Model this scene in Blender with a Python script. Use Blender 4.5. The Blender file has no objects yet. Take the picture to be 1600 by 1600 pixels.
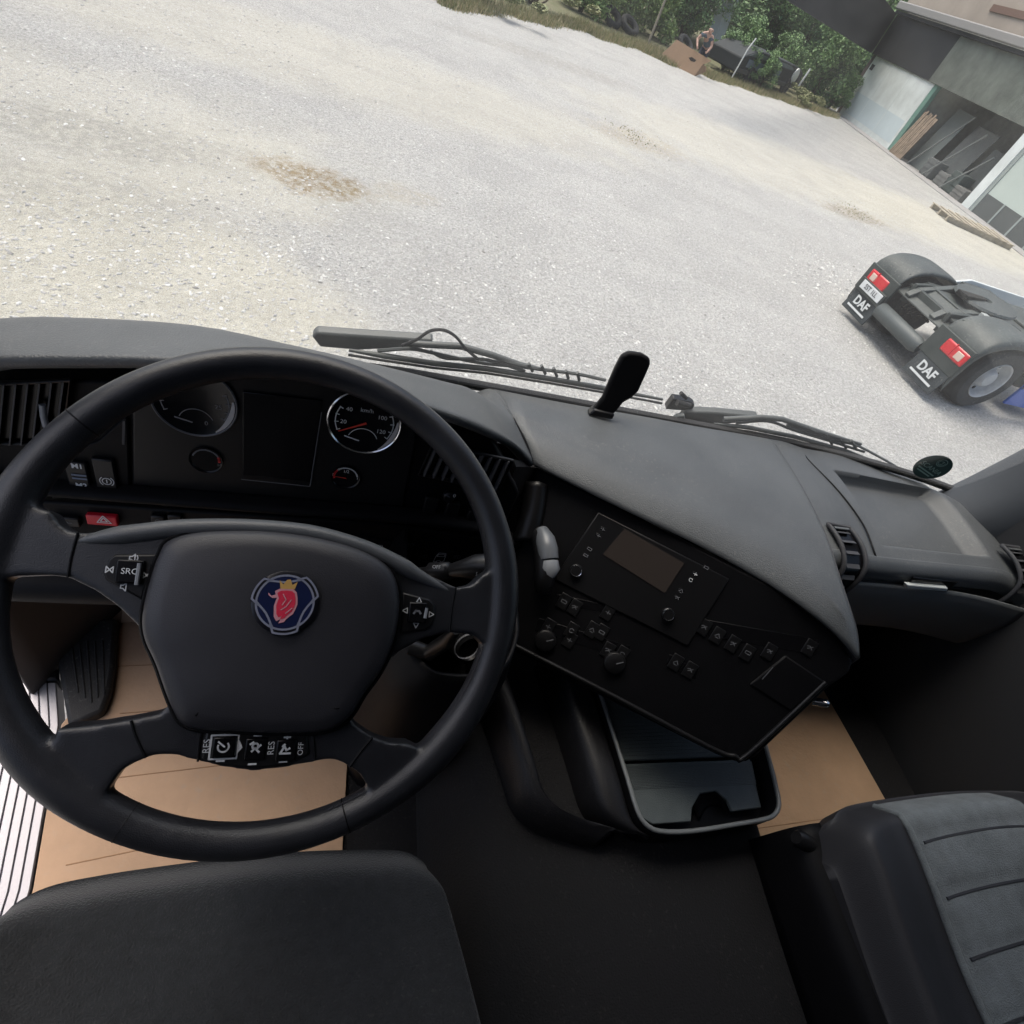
import bpy, bmesh, math, random
import numpy as np
from mathutils import Vector as V, Matrix

random.seed(7); RNG = np.random.default_rng(7)
S = bpy.context.scene
COL = S.collection
RAD = math.radians

# ------------------------------------------------------------------ camera, sky, sun, exposure
FPX = 850.0; CAMZ = 2.6
_N = V((-370, 730, 850)).normalized(); UPc = -_N
FWc = V((-178, -1080, 850)); FWc = (FWc - FWc.dot(UPc) * UPc).normalized()
RTc = FWc.cross(UPc)
def c2w(v): return V((RTc.dot(v), FWc.dot(v), UPc.dot(v)))
CAM = V((0, 0, CAMZ))
cam = bpy.data.cameras.new('camera'); cam.sensor_width = 36; cam.sensor_fit = 'HORIZONTAL'
cam.lens = 36 * FPX / 1600; cam.clip_start = 0.02; cam.clip_end = 600
camo = bpy.data.objects.new('camera', cam); COL.objects.link(camo)
ax, ay, az = c2w(V((1, 0, 0))), c2w(V((0, -1, 0))), c2w(V((0, 0, -1)))
camo.matrix_world = Matrix(((ax.x, ay.x, az.x, 0), (ax.y, ay.y, az.y, 0), (ax.z, ay.z, az.z, CAMZ), (0, 0, 0, 1)))
S.camera = camo

SUN_EL, SUN_AZ = RAD(67), RAD(-38)      # azimuth from +Y towards +X: hazy sun on the left
W = bpy.data.worlds.new('World'); S.world = W; W.use_nodes = True
nt = W.node_tree; sky = nt.nodes.new('ShaderNodeTexSky'); sky.sky_type = 'NISHITA'; sky.sun_disc = False
sky.sun_elevation = SUN_EL; sky.sun_rotation = SUN_AZ
sky.air_density = 0.9; sky.dust_density = 6.0; sky.ozone_density = 1.0
bg = nt.nodes['Background']; bg.inputs['Strength'].default_value = 0.15
nt.links.new(sky.outputs[0], bg.inputs['Color'])
sl = bpy.data.lights.new('sun', 'SUN'); sl.energy = 1.25; sl.angle = RAD(60); sl.color = (1, 0.975, 0.94)
so = bpy.data.objects.new('sun', sl); COL.objects.link(so)
sd = V((math.sin(SUN_AZ) * math.cos(SUN_EL), math.cos(SUN_AZ) * math.cos(SUN_EL), math.sin(SUN_EL)))
so.rotation_euler = sd.to_track_quat('Z', 'Y').to_euler(); so.location = (0, 0, 40)
S.view_settings.view_transform = 'Standard'; S.view_settings.look = 'None'
S.view_settings.exposure = 0.73; S.view_settings.gamma = 1; S.view_settings.use_curve_mapping = False
S.cycles.max_bounces = 8; S.cycles.diffuse_bounces = 5; S.cycles.transparent_max_bounces = 12
S.cycles.use_denoising = True; S.cycles.caustics_reflective = False; S.cycles.caustics_refractive = False

# ------------------------------------------------------------------ survey helpers: a sight line met with a real plane
def sight(px, py): return c2w(V((px - 800, py - 800, FPX))).normalized()
class Plane:
    """A real plane in the place; right/up span it, n points to the viewer's side."""
    def __init__(s, p0, n, right=None):
        s.p0 = V(p0); s.n = V(n).normalized()
        r = V(right) if right else V((0, 0, 1)).cross(s.n)
        s.r = (r - r.dot(s.n) * s.n).normalized(); s.u = s.n.cross(s.r).normalized()
    def at(s, px, py, off=0.0):
        d = sight(px, py); p0 = s.p0 + s.n * off
        return CAM + d * ((p0 - CAM).dot(s.n) / d.dot(s.n))
    def pts(s, L, off=0.0): return [s.at(x, y, off) for x, y in L]
    def loc(s, a, b, off=0.0): return s.p0 + s.r * a + s.u * b + s.n * off
    def uv(s, p): q = V(p) - s.p0; return q.dot(s.r), q.dot(s.u)
def atz(px, py, z): return Plane((0, 0, z), (0, 0, 1)).at(px, py)
def aty(px, py, y): return Plane((0, y, 0), (0, -1, 0), (1, 0, 0)).at(px, py)
def atx(px, py, x): return Plane((x, 0, 0), (-1, 0, 0)).at(px, py)

# ------------------------------------------------------------------ materials
MATS = {}
def mat(name, col, rough=0.6, bump=0.0, bscale=200, var=0.0, vscale=8, metal=0.0, spec=0.5, col2=None, coat=0, sheen=0, dust=0.0, dscale=160):
    if name in MATS: return MATS[name]
    m = bpy.data.materials.new(name); m.use_nodes = True; t = m.node_tree; b = t.nodes['Principled BSDF']
    b.inputs['Base Color'].default_value = (*col, 1); b.inputs['Roughness'].default_value = rough
    b.inputs['Metallic'].default_value = metal; b.inputs['Specular IOR Level'].default_value = spec
    b.inputs['Coat Weight'].default_value = coat; b.inputs['Sheen Weight'].default_value = sheen
    tc = t.nodes.new('ShaderNodeTexCoord')
    if var > 0 or col2:
        n = t.nodes.new('ShaderNodeTexNoise'); n.inputs['Scale'].default_value = vscale; n.inputs['Detail'].default_value = 6
        n.inputs['Roughness'].default_value = 0.65
        t.links.new(tc.outputs['Object'], n.inputs['Vector'])
        r = t.nodes.new('ShaderNodeValToRGB'); r.color_ramp.elements[0].position = 0.32; r.color_ramp.elements[1].position = 0.68
        c2 = col2 or tuple(min(1, c * (1 + var)) for c in col); c1 = col if col2 else tuple(c * (1 - var) for c in col)
        r.color_ramp.elements[0].color = (*c1, 1); r.color_ramp.elements[1].color = (*c2, 1)
        t.links.new(n.outputs['Fac'], r.inputs['Fac']); t.links.new(r.outputs['Color'], b.inputs['Base Color'])
        rr = t.nodes.new('ShaderNodeMapRange'); rr.inputs['To Min'].default_value = max(0.02, rough - 0.08); rr.inputs['To Max'].default_value = min(1, rough + 0.08)
        t.links.new(n.outputs['Fac'], rr.inputs['Value']); t.links.new(rr.outputs['Result'], b.inputs['Roughness'])
    if dust > 0:      # settled dust and lint: fine pale specks gathered in patches
        d1 = t.nodes.new('ShaderNodeTexNoise'); d1.inputs['Scale'].default_value = dscale; d1.inputs['Detail'].default_value = 2
        d2 = t.nodes.new('ShaderNodeTexNoise'); d2.inputs['Scale'].default_value = dscale / 22; d2.inputs['Detail'].default_value = 5
        for d in (d1, d2): t.links.new(tc.outputs['Object'], d.inputs['Vector'])
        m1 = t.nodes.new('ShaderNodeMapRange'); m1.inputs['From Min'].default_value = 0.60; m1.inputs['From Max'].default_value = 0.74
        m2 = t.nodes.new('ShaderNodeMapRange'); m2.inputs['From Min'].default_value = 0.38; m2.inputs['From Max'].default_value = 0.68; m2.inputs['To Min'].default_value = 0.1
        t.links.new(d1.outputs['Fac'], m1.inputs['Value']); t.links.new(d2.outputs['Fac'], m2.inputs['Value'])
        mu = t.nodes.new('ShaderNodeMath'); mu.operation = 'MULTIPLY'; t.links.new(m1.outputs[0], mu.inputs[0]); t.links.new(m2.outputs[0], mu.inputs[1])
        m3 = t.nodes.new('ShaderNodeMath'); m3.operation = 'MULTIPLY'; t.links.new(mu.outputs[0], m3.inputs[0]); m3.inputs[1].default_value = dust
        mx = t.nodes.new('ShaderNodeMix'); mx.data_type = 'RGBA'; t.links.new(m3.outputs[0], mx.inputs[0]); mx.inputs[7].default_value = (0.34, 0.33, 0.30, 1)
        src = b.inputs['Base Color'].links[0].from_socket if b.inputs['Base Color'].links else None
        if src: t.links.new(src, mx.inputs[6])
        else: mx.inputs[6].default_value = (*col, 1)
        t.links.new(mx.outputs[2], b.inputs['Base Color'])
    if bump > 0:
        n2 = t.nodes.new('ShaderNodeTexNoise'); n2.inputs['Scale'].default_value = bscale; n2.inputs['Detail'].default_value = 3
        t.links.new(tc.outputs['Object'], n2.inputs['Vector'])
        bp = t.nodes.new('ShaderNodeBump'); bp.inputs['Strength'].default_value = bump; bp.inputs['Distance'].default_value = 0.002
        t.links.new(n2.outputs['Fac'], bp.inputs['Height']); t.links.new(bp.outputs['Normal'], b.inputs['Normal'])
    MATS[name] = m; return m

DASH = mat('dash_grey_plastic', (0.082, 0.088, 0.093), 0.47, 0.5, 420, 0.14, 7, dust=0.22)
DASH2 = mat('dash_dark_plastic', (0.045, 0.046, 0.052), 0.6, 0.35, 900, 0.08, 6)
BLACK = mat('black_plastic', (0.005, 0.005, 0.006), 0.5, 0.25, 900, 0.15, 9, spec=0.13)
SATIN = mat('satin_black_plastic', (0.008, 0.008, 0.009), 0.36, 0.05, 600, spec=0.35)
GLOSSB = mat('gloss_black', (0.005, 0.005, 0.006), 0.25, spec=0.25)
LEATHER = mat('wheel_leather', (0.019, 0.020, 0.024), 0.31, 0.22, 1000, 0.25, 18)
HUBM = mat('hub_soft_plastic', (0.025, 0.025, 0.030), 0.40, 0.25, 1000, 0.14, 9)
MARK = mat('printed_white', (0.62, 0.64, 0.66), 0.5)
MARKD = mat('printed_grey', (0.13, 0.135, 0.15), 0.5)
REDM = mat('red_button', (0.62, 0.012, 0.03), 0.35)
REDP = mat('printed_red', (0.55, 0.03, 0.03), 0.5)
CHROME = mat('chrome', (0.75, 0.76, 0.78), 0.16, metal=1)
SILV = mat('silver_paint', (0.24, 0.255, 0.28), 0.36)
RUBBER = mat('rubber', (0.016, 0.016, 0.017), 0.7, 0.3, 400, 0.2, 10, dust=0.2)
SEATB = mat('black_seat_fabric', (0.013, 0.0148, 0.0165), 0.92, 1.0, 420, 0.38, 80, sheen=0.2, dust=0.07, dscale=240)
SEATL = mat('grey_seat_fabric', (0.135, 0.152, 0.160), 0.9, 1.0, 420, 0.22, 25, sheen=0.15, dust=0.15, dscale=240)
SEATS = mat('seat_side_leatherette', (0.022, 0.022, 0.026), 0.6, 0.3, 600)
CARPET = mat('black_carpet', (0.006, 0.006, 0.0075), 0.95, 0.9, 300, 0.25, 12, dust=0.06, dscale=140)
CARD = mat('cardboard', (0.46, 0.305, 0.195), 0.85, 0.4, 120, 0.16, 3, dust=0.25, dscale=60)
LINER = mat('cab_liner', (0.07, 0.074, 0.082), 0.85)
LINERD = mat('cab_liner_dark', (0.022, 0.023, 0.026), 0.8, 0.2, 600)
ALU = mat('ribbed_aluminium', (0.30, 0.295, 0.315), 0.42, 0.1, 200, 0.1, 20, metal=0.35)

def glass_mat(name, tint=(0.90, 0.93, 0.91), refl=0.05):
    m = bpy.data.materials.new(name); m.use_nodes = True; t = m.node_tree
    t.nodes.remove(t.nodes['Principled BSDF']); out = t.nodes['Material Output']
    tr = t.nodes.new('ShaderNodeBsdfTransparent'); tr.inputs['Color'].default_value = (*tint, 1)
    gl = t.nodes.new('ShaderNodeBsdfGlossy'); gl.inputs['Roughness'].default_value = 0.0
    lw = t.nodes.new('ShaderNodeLayerWeight'); lw.inputs['Blend'].default_value = 0.5
    pw = t.nodes.new('ShaderNodeMath'); pw.operation = 'POWER'; pw.inputs[1].default_value = 5
    mr = t.nodes.new('ShaderNodeMapRange'); mr.inputs['To Min'].default_value = refl; mr.inputs['To Max'].default_value = 0.9
    mx = t.nodes.new('ShaderNodeMixShader')
    t.links.new(lw.outputs['Facing'], pw.inputs[0]); t.links.new(pw.outputs[0], mr.inputs['Value'])
    t.links.new(mr.outputs['Result'], mx.inputs['Fac']); t.links.new(tr.outputs[0], mx.inputs[1]); t.links.new(gl.outputs[0], mx.inputs[2])
    tl = t.nodes.new('ShaderNodeBsdfTranslucent'); tl.inputs['Color'].default_value = (0.8, 0.82, 0.8, 1)
    tcg = t.nodes.new('ShaderNodeTexCoord'); ng = t.nodes.new('ShaderNodeTexNoise'); ng.inputs['Scale'].default_value = 5; ng.inputs['Detail'].default_value = 8; ng.inputs['Roughness'].default_value = 0.7
    t.links.new(tcg.outputs['Object'], ng.inputs['Vector']); mg = t.nodes.new('ShaderNodeMapRange'); mg.inputs['From Min'].default_value = 0.3; mg.inputs['From Max'].default_value = 0.75; mg.inputs['To Min'].default_value = 0.014; mg.inputs['To Max'].default_value = 0.056
    t.links.new(ng.outputs['Fac'], mg.inputs['Value']); md = t.nodes.new('ShaderNodeMixShader'); t.links.new(mg.outputs['Result'], md.inputs['Fac']); t.links.new(mx.outputs[0], md.inputs[1]); t.links.new(tl.outputs[0], md.inputs[2])
    t.links.new(md.outputs[0], out.inputs['Surface']); return m
GLASS = glass_mat('windscreen_glass')

# ------------------------------------------------------------------ object helpers (vertices are in world units of the place)
def tag(o, label=None, cat=None, group=None, kind=None):
    if label: o['label'] = label
    if cat: o['category'] = cat
    if group: o['group'] = group
    if kind: o['kind'] = kind
    return o
def thing(name, label, cat, loc=(0, 0, 0), group=None, rot=0.0):
    o = bpy.data.objects.new(name, None); COL.objects.link(o); o.location = loc; o.rotation_euler.z = rot; o.empty_display_size = 0.1
    return tag(o, label, cat, group)
def par(o, p):
    if p is None: return o
    o.parent = p
    if p.type == 'EMPTY' and not p.get('_local'):
        o.matrix_parent_inverse = Matrix.Translation(-V(p.location))
    return o
def mesh(name, verts, faces, m, parent=None, bevel=0.0, seg=2, sharp=35, solid=0.0, sub=0, smooth=True):
    me = bpy.data.meshes.new(name); me.from_pydata([tuple(v) for v in verts], [], [tuple(f) for f in faces])
    bm = bmesh.new(); bm.from_mesh(me); bmesh.ops.recalc_face_normals(bm, faces=bm.faces); bm.to_mesh(me); bm.free()
    if smooth:
        me.polygons.foreach_set('use_smooth', [True] * len(me.polygons)); me.set_sharp_from_angle(angle=RAD(sharp))
    if m: me.materials.append(m)
    o = bpy.data.objects.new(name, me); COL.objects.link(o); par(o, parent)
    if solid: s = o.modifiers.new('solid', 'SOLIDIFY'); s.thickness = solid; s.offset = -1
    if bevel: b = o.modifiers.new('bevel', 'BEVEL'); b.width = bevel; b.segments = seg; b.limit_method = 'ANGLE'; b.angle_limit = RAD(30); b.harden_normals = False
    if sub: s = o.modifiers.new('sub', 'SUBSURF'); s.levels = sub; s.render_levels = sub
    return o
def slab(name, pts, n, thick, m, parent=None, bevel=0.0, seg=2):
    """polygon pts (front face), extruded by thick against n"""
    n = V(n).normalized(); k = len(pts); vs = [V(p) for p in pts] + [V(p) - n * thick for p in pts]
    fs = [list(range(k)), list(range(2 * k - 1, k - 1, -1))] + [[i, i + k, (i + 1) % k + k, (i + 1) % k] for i in range(k)]
    return mesh(name, vs, fs, m, parent, bevel, seg)
def box(name, c, size, m, parent=None, bevel=0.0, axes=None, seg=2):
    X, Y, Z = axes or (V((1, 0, 0)), V((0, 1, 0)), V((0, 0, 1))); c = V(c); a, b, d = [s / 2 for s in size]
    vs = [c + X * x * a + Y * y * b + Z * z * d for x in (-1, 1) for y in (-1, 1) for z in (-1, 1)]
    return mesh(name, vs, [(0, 1, 3, 2), (4, 6, 7, 5), (0, 4, 5, 1), (2, 3, 7, 6), (0, 2, 6, 4), (1, 5, 7, 3)], m, parent, bevel, seg)
def bx(name, lo, hi, m, parent=None, bevel=0.0):
    lo, hi = V(lo), V(hi); return box(name, (lo + hi) / 2, hi - lo, m, parent, bevel)
def catmull(P, n, closed=False):
    P = [V(p) for p in P]; out = []; k = len(P)
    rng = range(k if closed else k - 1)
    for i in rng:
        if closed: p0, p1, p2, p3 = P[i - 1], P[i], P[(i + 1) % k], P[(i + 2) % k]
        else:
            p1, p2 = P[i], P[i + 1]; p0 = P[i - 1] if i else p1 * 2 - p2; p3 = P[i + 2] if i + 2 < k else p2 * 2 - p1
        for j in range(n):
            t = j / n
            out.append(0.5 * ((2 * p1) + (p2 - p0) * t + (2 * p0 - 5 * p1 + 4 * p2 - p3) * t * t + (3 * p1 - p0 - 3 * p2 + p3) * t ** 3))
    if not closed: out.append(P[-1])
    return out
def tube_geo(path, rad, seg=10, closed=False, squash=1.0, nrm=None):
    path = [V(p) for p in path]; k = len(path); R = rad if isinstance(rad, (list, tuple)) else [rad] * k
    vs, fs = [], []; prev = None
    for i, p in enumerate(path):
        a = path[i - 1] if (i or closed) else p; b = path[(i + 1) % k] if (i < k - 1 or closed) else p
        t = (b - a).normalized()
        if nrm is not None: x = (V(nrm) - t * V(nrm).dot(t)).normalized()
        else:
            x = prev if prev is not None else t.orthogonal()
            x = (x - t * x.dot(t)).normalized()
        prev = x; y = t.cross(x)
        for j in range(seg):
            an = 2 * math.pi * j / seg; vs.append(p + x * math.cos(an) * R[i] * squash + y * math.sin(an) * R[i])
    for i in range(k if closed else k - 1):
        for j in range(seg):
            a, b = i * seg, ((i + 1) % k) * seg; fs.append((a + j, a + (j + 1) % seg, b + (j + 1) % seg, b + j))
    if not closed: fs.append(tuple(range(seg - 1, -1, -1))); fs.append(tuple(range((k - 1) * seg, k * seg)))
    return vs, fs
def tube(name, path, rad, m, parent=None, seg=10, closed=False, squash=1.0, nrm=None, sharp=50):
    vs, fs = tube_geo(path, rad, seg, closed, squash, nrm); return mesh(name, vs, fs, m, parent, sharp=sharp)
def tubes(name, paths, rad, m, parent=None, seg=6):
    VS, FS = [], []
    for p in paths:
        vs, fs = tube_geo(p, rad, seg); o = len(VS); VS += vs; FS += [tuple(i + o for i in f) for f in fs]
    return mesh(name, VS, FS, m, parent, sharp=60)
def lathe(name, c, axis, prof, m, parent=None, seg=32, sharp=35):
    a = V(axis).normalized(); x = a.orthogonal().normalized(); y = a.cross(x); c = V(c); vs, fs = [], []; k = len(prof)
    for r, h in prof:
        for j in range(seg):
            t = 2 * math.pi * j / seg; vs.append(c + a * h + (x * math.cos(t) + y * math.sin(t)) * max(r, 1e-5))
    for i in range(k - 1):
        for j in range(seg): fs.append((i * seg + j, i * seg + (j + 1) % seg, (i + 1) * seg + (j + 1) % seg, (i + 1) * seg + j))
    return mesh(name, vs, fs, m, parent, sharp=sharp)
def surf(name, rows, m, parent=None, sub=5, solid=0.008, sharp=60):
    """smooth sheet through a net of points"""
    A = [catmull(r, sub) for r in rows]; B = [catmull([a[j] for a in A], sub) for j in range(len(A[0]))]
    nj, ni = len(B), len(B[0]); vs = [B[j][i] for j in range(nj) for i in range(ni)]
    fs = [(j * ni + i, j * ni + i + 1, (j + 1) * ni + i + 1, (j + 1) * ni + i) for j in range(nj - 1) for i in range(ni - 1)]
    o = mesh(name, vs, fs, m, parent, sharp=sharp)
    if solid: s = o.modifiers.new('solid', 'SOLIDIFY'); s.thickness = solid; s.offset = 0
    return o
def height(name, x0, x1, y0, y1, nx, ny, fn, m, parent=None, sharp=50):
    """a sheet z = fn(x, y) (fn may return a full point)"""
    vs = []
    for j in range(ny + 1):
        for i in range(nx + 1):
            x = x0 + (x1 - x0) * i / nx; y = y0 + (y1 - y0) * j / ny; r = fn(x, y); vs.append(r if isinstance(r, V) else V((x, y, r)))
    fs = [(j * (nx + 1) + i, j * (nx + 1) + i + 1, (j + 1) * (nx + 1) + i + 1, (j + 1) * (nx + 1) + i) for j in range(ny) for i in range(nx)]
    return mesh(name, vs, fs, m, parent, sharp=sharp)
def dome(name, pts, n, base, rise, m, parent=None, rings=((1.0, 0.0), (0.985, 0.45), (0.94, 0.75), (0.82, 0.92), (0.5, 1.0)), depth=0.01, flat=False):
    """closed smooth outline with a cushioned top"""
    n = V(n).normalized(); c = sum((V(p) for p in pts), V()) / len(pts); k = len(pts); vs, fs = [], []
    for p in pts: vs.append(V(p) + n * (base - depth))
    for s, h in rings:
        for p in pts: vs.append(c + (V(p) - c) * s + n * (base + rise * h))
    L = len(rings) + 1
    for i in range(L - 1):
        for j in range(k): fs.append((i * k + j, i * k + (j + 1) % k, (i + 1) * k + (j + 1) % k, (i + 1) * k + j))
    fs.append(tuple((L - 1) * k + j for j in range(k))); fs.append(tuple(range(k - 1, -1, -1)))
    return mesh(name, vs, fs, m, parent, sharp=50)
_TX = {}
def text(name, body, pos, right, up, size, m, parent=None, thick=0.0, sx=1.0):
    """flat printed characters, centred on pos"""
    if body not in _TX:
        cu = bpy.data.curves.new('t', 'FONT'); cu.body = body; cu.size = 1; cu.align_x = 'CENTER'; cu.align_y = 'CENTER'; cu.resolution_u = 3; cu.offset = 0.03 if body in ('DAF', 'M1', 'M2') else 0.0
        o = bpy.data.objects.new('t', cu); COL.objects.link(o)
        dg = bpy.context.evaluated_depsgraph_get(); me = bpy.data.meshes.new_from_object(o.evaluated_get(dg))
        _TX[body] = ([v.co.copy() for v in me.vertices], [tuple(p.vertices) for p in me.polygons])
        bpy.data.objects.remove(o); bpy.data.curves.remove(cu); bpy.data.meshes.remove(me)
    vs, fs = _TX[body]; r, u = V(right).normalized(), V(up).normalized(); n = r.cross(u)
    o = mesh(name, [V(pos) + (r * v.x * sx + u * v.y) * size for v in vs], fs, m, parent, smooth=False)
    if thick: s = o.modifiers.new('solid', 'SOLIDIFY'); s.thickness = thick; s.offset = 0
    return o
def lines(name, pl, L, w, m, parent=None, off=0.0008, org=None, sc=1.0, rot=0.0):
    """flat strokes drawn on plane pl: L = list of polylines in local metres round org"""
    vs, fs = [], []; o = V(org) if org is not None else pl.p0; c, s = math.cos(rot), math.sin(rot)
    r, u = pl.r * c + pl.u * s, pl.u * c - pl.r * s
    for P in L:
        P = [V((a * sc, b * sc)) for a, b in P]
        for i in range(len(P) - 1):
            d = (P[i + 1] - P[i]); 
            if d.length < 1e-7: continue
            d.normalize(); q = V((-d.y, d.x)) * w / 2; e = d * w * 0.3; k = len(vs)
            for z in (P[i] + q - e, P[i + 1] + q + e, P[i + 1] - q + e, P[i] - q - e): vs.append(o + r * z.x + u * z.y + pl.n * off)
            fs.append((k, k + 1, k + 2, k + 3))
    return mesh(name, vs, fs, m, parent, smooth=False)
def arc(r, a0, a1, n=24): return [(r * math.cos(RAD(a0 + (a1 - a0) * i / n)), r * math.sin(RAD(a0 + (a1 - a0) * i / n))) for i in range(n + 1)]
def copy_tree(o, parent=None, loc=None, rot=None, scale=None, label=None):
    c = o.copy(); COL.objects.link(c)
    if parent is not None: c.parent = parent
    if loc is not None: c.location = loc
    if rot is not None: c.rotation_euler = (0, 0, rot)
    if scale is not None: c.scale = scale
    if label: c['label'] = label
    for ch in list(o.children): copy_tree(ch, c)
    return c
def smooth01(t): t = max(0, min(1, t)); return t * t * (3 - 2 * t)
# ================================================================== THE CAB SHELL
FLOORZ = 1.30; XL, XR = -0.53, 1.78
cab = thing('truck_cab', 'cab shell of the truck we sit in, with ribbed sill, dark floor, pillars and windscreen', 'truck cab', (0.62, 0, FLOORZ - 0.05))
bx('floor', (XL + 0.12, -1.2, FLOORZ - 0.06), (XR, 0.98, FLOORZ - 0.006), CARPET, cab)
# engine tunnel: swept black carpeted hump between the seats
tun = []
for y in (-1.15, -0.6, -0.1, 0.25, 0.45, 0.75, 0.95):
    top = 1.50 if y < 0.2 else 1.52
    tun.append([V((0.25, y, FLOORZ - 0.02)), V((0.27, y, 1.40)), V((0.31, y, top - 0.015)), V((0.38, y, top)), V((0.62, y, top + 0.01)), V((0.88, y, top)), V((0.95, y, top - 0.02)), V((0.985, y, 1.40)), V((1.0, y, FLOORZ - 0.02))])
surf('engine_tunnel', tun, CARPET, cab, sub=4, solid=0.006)
# pedestal right of the column, rounded towards the driver
ped = []
for z, w in ((1.27, 0), (1.40, 0), (1.55, 0), (1.68, 0.004), (1.78, 0.012), (1.84, 0.035)):
    ped.append([V((0.105 + w, 0.72, z)), V((0.100 + w, 0.50, z)), V((0.098 + w, 0.37 + w, z)), V((0.125 + w, 0.305 + w, z)), V((0.19, 0.285 + w, z)), V((0.27, 0.29 + w, z)), V((0.31, 0.34 + w, z)), V((0.32, 0.45, z)), V((0.32, 0.70, z))])
surf('pedestal', ped, BLACK, cab, sub=4, solid=0.006)
bx('front_wall', (XL, 0.88, FLOORZ - 0.06), (XR, 0.93, 1.80), LINERD, cab)
bx('front_panel', (XL, 0.935, 0.55), (XR, 1.06, 1.74), mat('cab_paint', (0.5, 0.5, 0.5), 0.3), cab, 0.03)
bx('rear_wall', (XL, -1.26, FLOORZ - 0.06), (XR, -1.21, 3.22), LINER, cab)
bx('roof', (XL, -1.21, 3.15), (XR, 0.62, 3.22), LINER, cab)
bx('header', (XL, 0.62, 2.98), (XR, 0.72, 3.22), LINER, cab, 0.02)
bx('extended_side_wall', (XL - 0.03, -1.21, FLOORZ - 0.06), (XL + 0.03, -0.22, 3.15), LINERD, cab)  # unseen; carried forward past the true door edge to block light from behind
bx('extended_side_wall', (XR - 0.03, -1.21, FLOORZ - 0.06), (XR + 0.03, -0.12, 3.15), LINERD, cab)  # unseen, lengthened likewise to narrow the window and cut rear light
bx('door', (XR - 0.05, -0.115, FLOORZ - 0.06), (XR + 0.03, 0.74, 2.02), LINERD, cab, 0.02)
bx('door_window_frame', (XR - 0.03, -0.115, 2.92), (XR + 0.03, 0.66, 3.15), LINERD, cab)
slab('door_glass', [(XR, -0.115, 2.02), (XR, 0.74, 2.02), (XR, 0.66, 2.92), (XR, -0.115, 2.92)], (-1, 0, 0), 0.004, GLASS, cab)
# ribbed aluminium door sill: base strip, each rib a piece
SILLZ = FLOORZ
def sillx(y): return float(np.interp(y, [-0.6, -0.1, 0.17, 0.44, 0.60], [-0.372, -0.386, -0.400, -0.446, -0.505]))
SY = [-0.55, -0.3, -0.1, 0.05, 0.17, 0.30, 0.44, 0.525]
def strip(name, o0, o1, z0, z1, m, parent, ys=SY, bev=0.0):
    k = len(ys); vs = [V((sillx(y) - o, y, z)) for y in ys for o, z in ((o0, z0), (o0, z1), (o1, z1), (o1, z0))]
    fs = [(4 * i + a, 4 * i + (a + 1) % 4, 4 * i + 4 + (a + 1) % 4, 4 * i + 4 + a) for i in range(k - 1) for a in range(4)] + [(0, 1, 2, 3), tuple(4 * k - 4 + a for a in range(4))]
    return mesh(name, vs, fs, m, parent, bev)
SW_ = 0.088
sill = strip('door_sill', 0.0, SW_, FLOORZ - 0.05, SILLZ, mat('sill_base', (0.13, 0.125, 0.14), 0.5, metal=0.5), cab)
for i in range(6):
    w = SW_ / 6; strip('rib', w * (i + 0.06), w * (i + 0.94), SILLZ - 0.001, SILLZ + 0.004, ALU, sill, SY, 0.001)
strip('sill_end_cap', -0.006, SW_ + 0.012, FLOORZ - 0.05, SILLZ + 0.010, SATIN, cab, [0.527, 0.57, 0.66], 0.006)
strip('door_seal', SW_ + 0.004, SW_ + 0.030, FLOORZ - 0.06, SILLZ + 0.012, RUBBER, cab, SY + [0.60, 0.75], 0.006)
bx('step', (-0.86, -0.35, 0.62), (-0.64, 0.45, 0.66), mat('step_grey', (0.05, 0.05, 0.05), 0.6, 0.4, 60), cab, 0.01)
# footrest block of black ribbed rubber left of the pedals
FR = Plane((0, 0, FLOORZ + 0.03), (0, 0, 1), (1, 0, 0))
fr = slab('footrest', FR.pts([(92, 1000), (90, 1040), (100, 1100), (106, 1134), (160, 1112), (172, 1080), (178, 1040), (181, 990), (183, 965), (100, 965)]), (0, 0, 1), 0.045, RUBBER, cab, 0.008)
for k, (a, b) in enumerate((((112, 1008), (122, 1082)), ((124, 1004), (133, 1090)), ((136, 1002), (143, 1098)), ((148, 1002), (153, 1090)), ((160, 1000), (163, 1084)))):
    tube('tread_rib', [FR.at(*a, 0.001), FR.at(*b, 0.001)], 0.0016, RUBBER, fr, 6)
# lower kick panel at the left of the footwell
surf('kick_panel', [[V((XL + 0.02, 0.50, FLOORZ - .02)), V((XL + 0.02, 0.52, 1.50)), V((XL + 0.02, 0.56, 1.72))], [V((XL + 0.09, 0.64, FLOORZ - .02)), V((XL + 0.08, 0.64, 1.50)), V((XL + 0.06, 0.62, 1.72))], [V((-0.40, 0.72, FLOORZ - .02)), V((-0.40, 0.71, 1.5)), V((-0.40, 0.66, 1.72))]], mat('kick_panel_grey', (0.06, 0.05, 0.045), 0.7), cab, 4)
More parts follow.
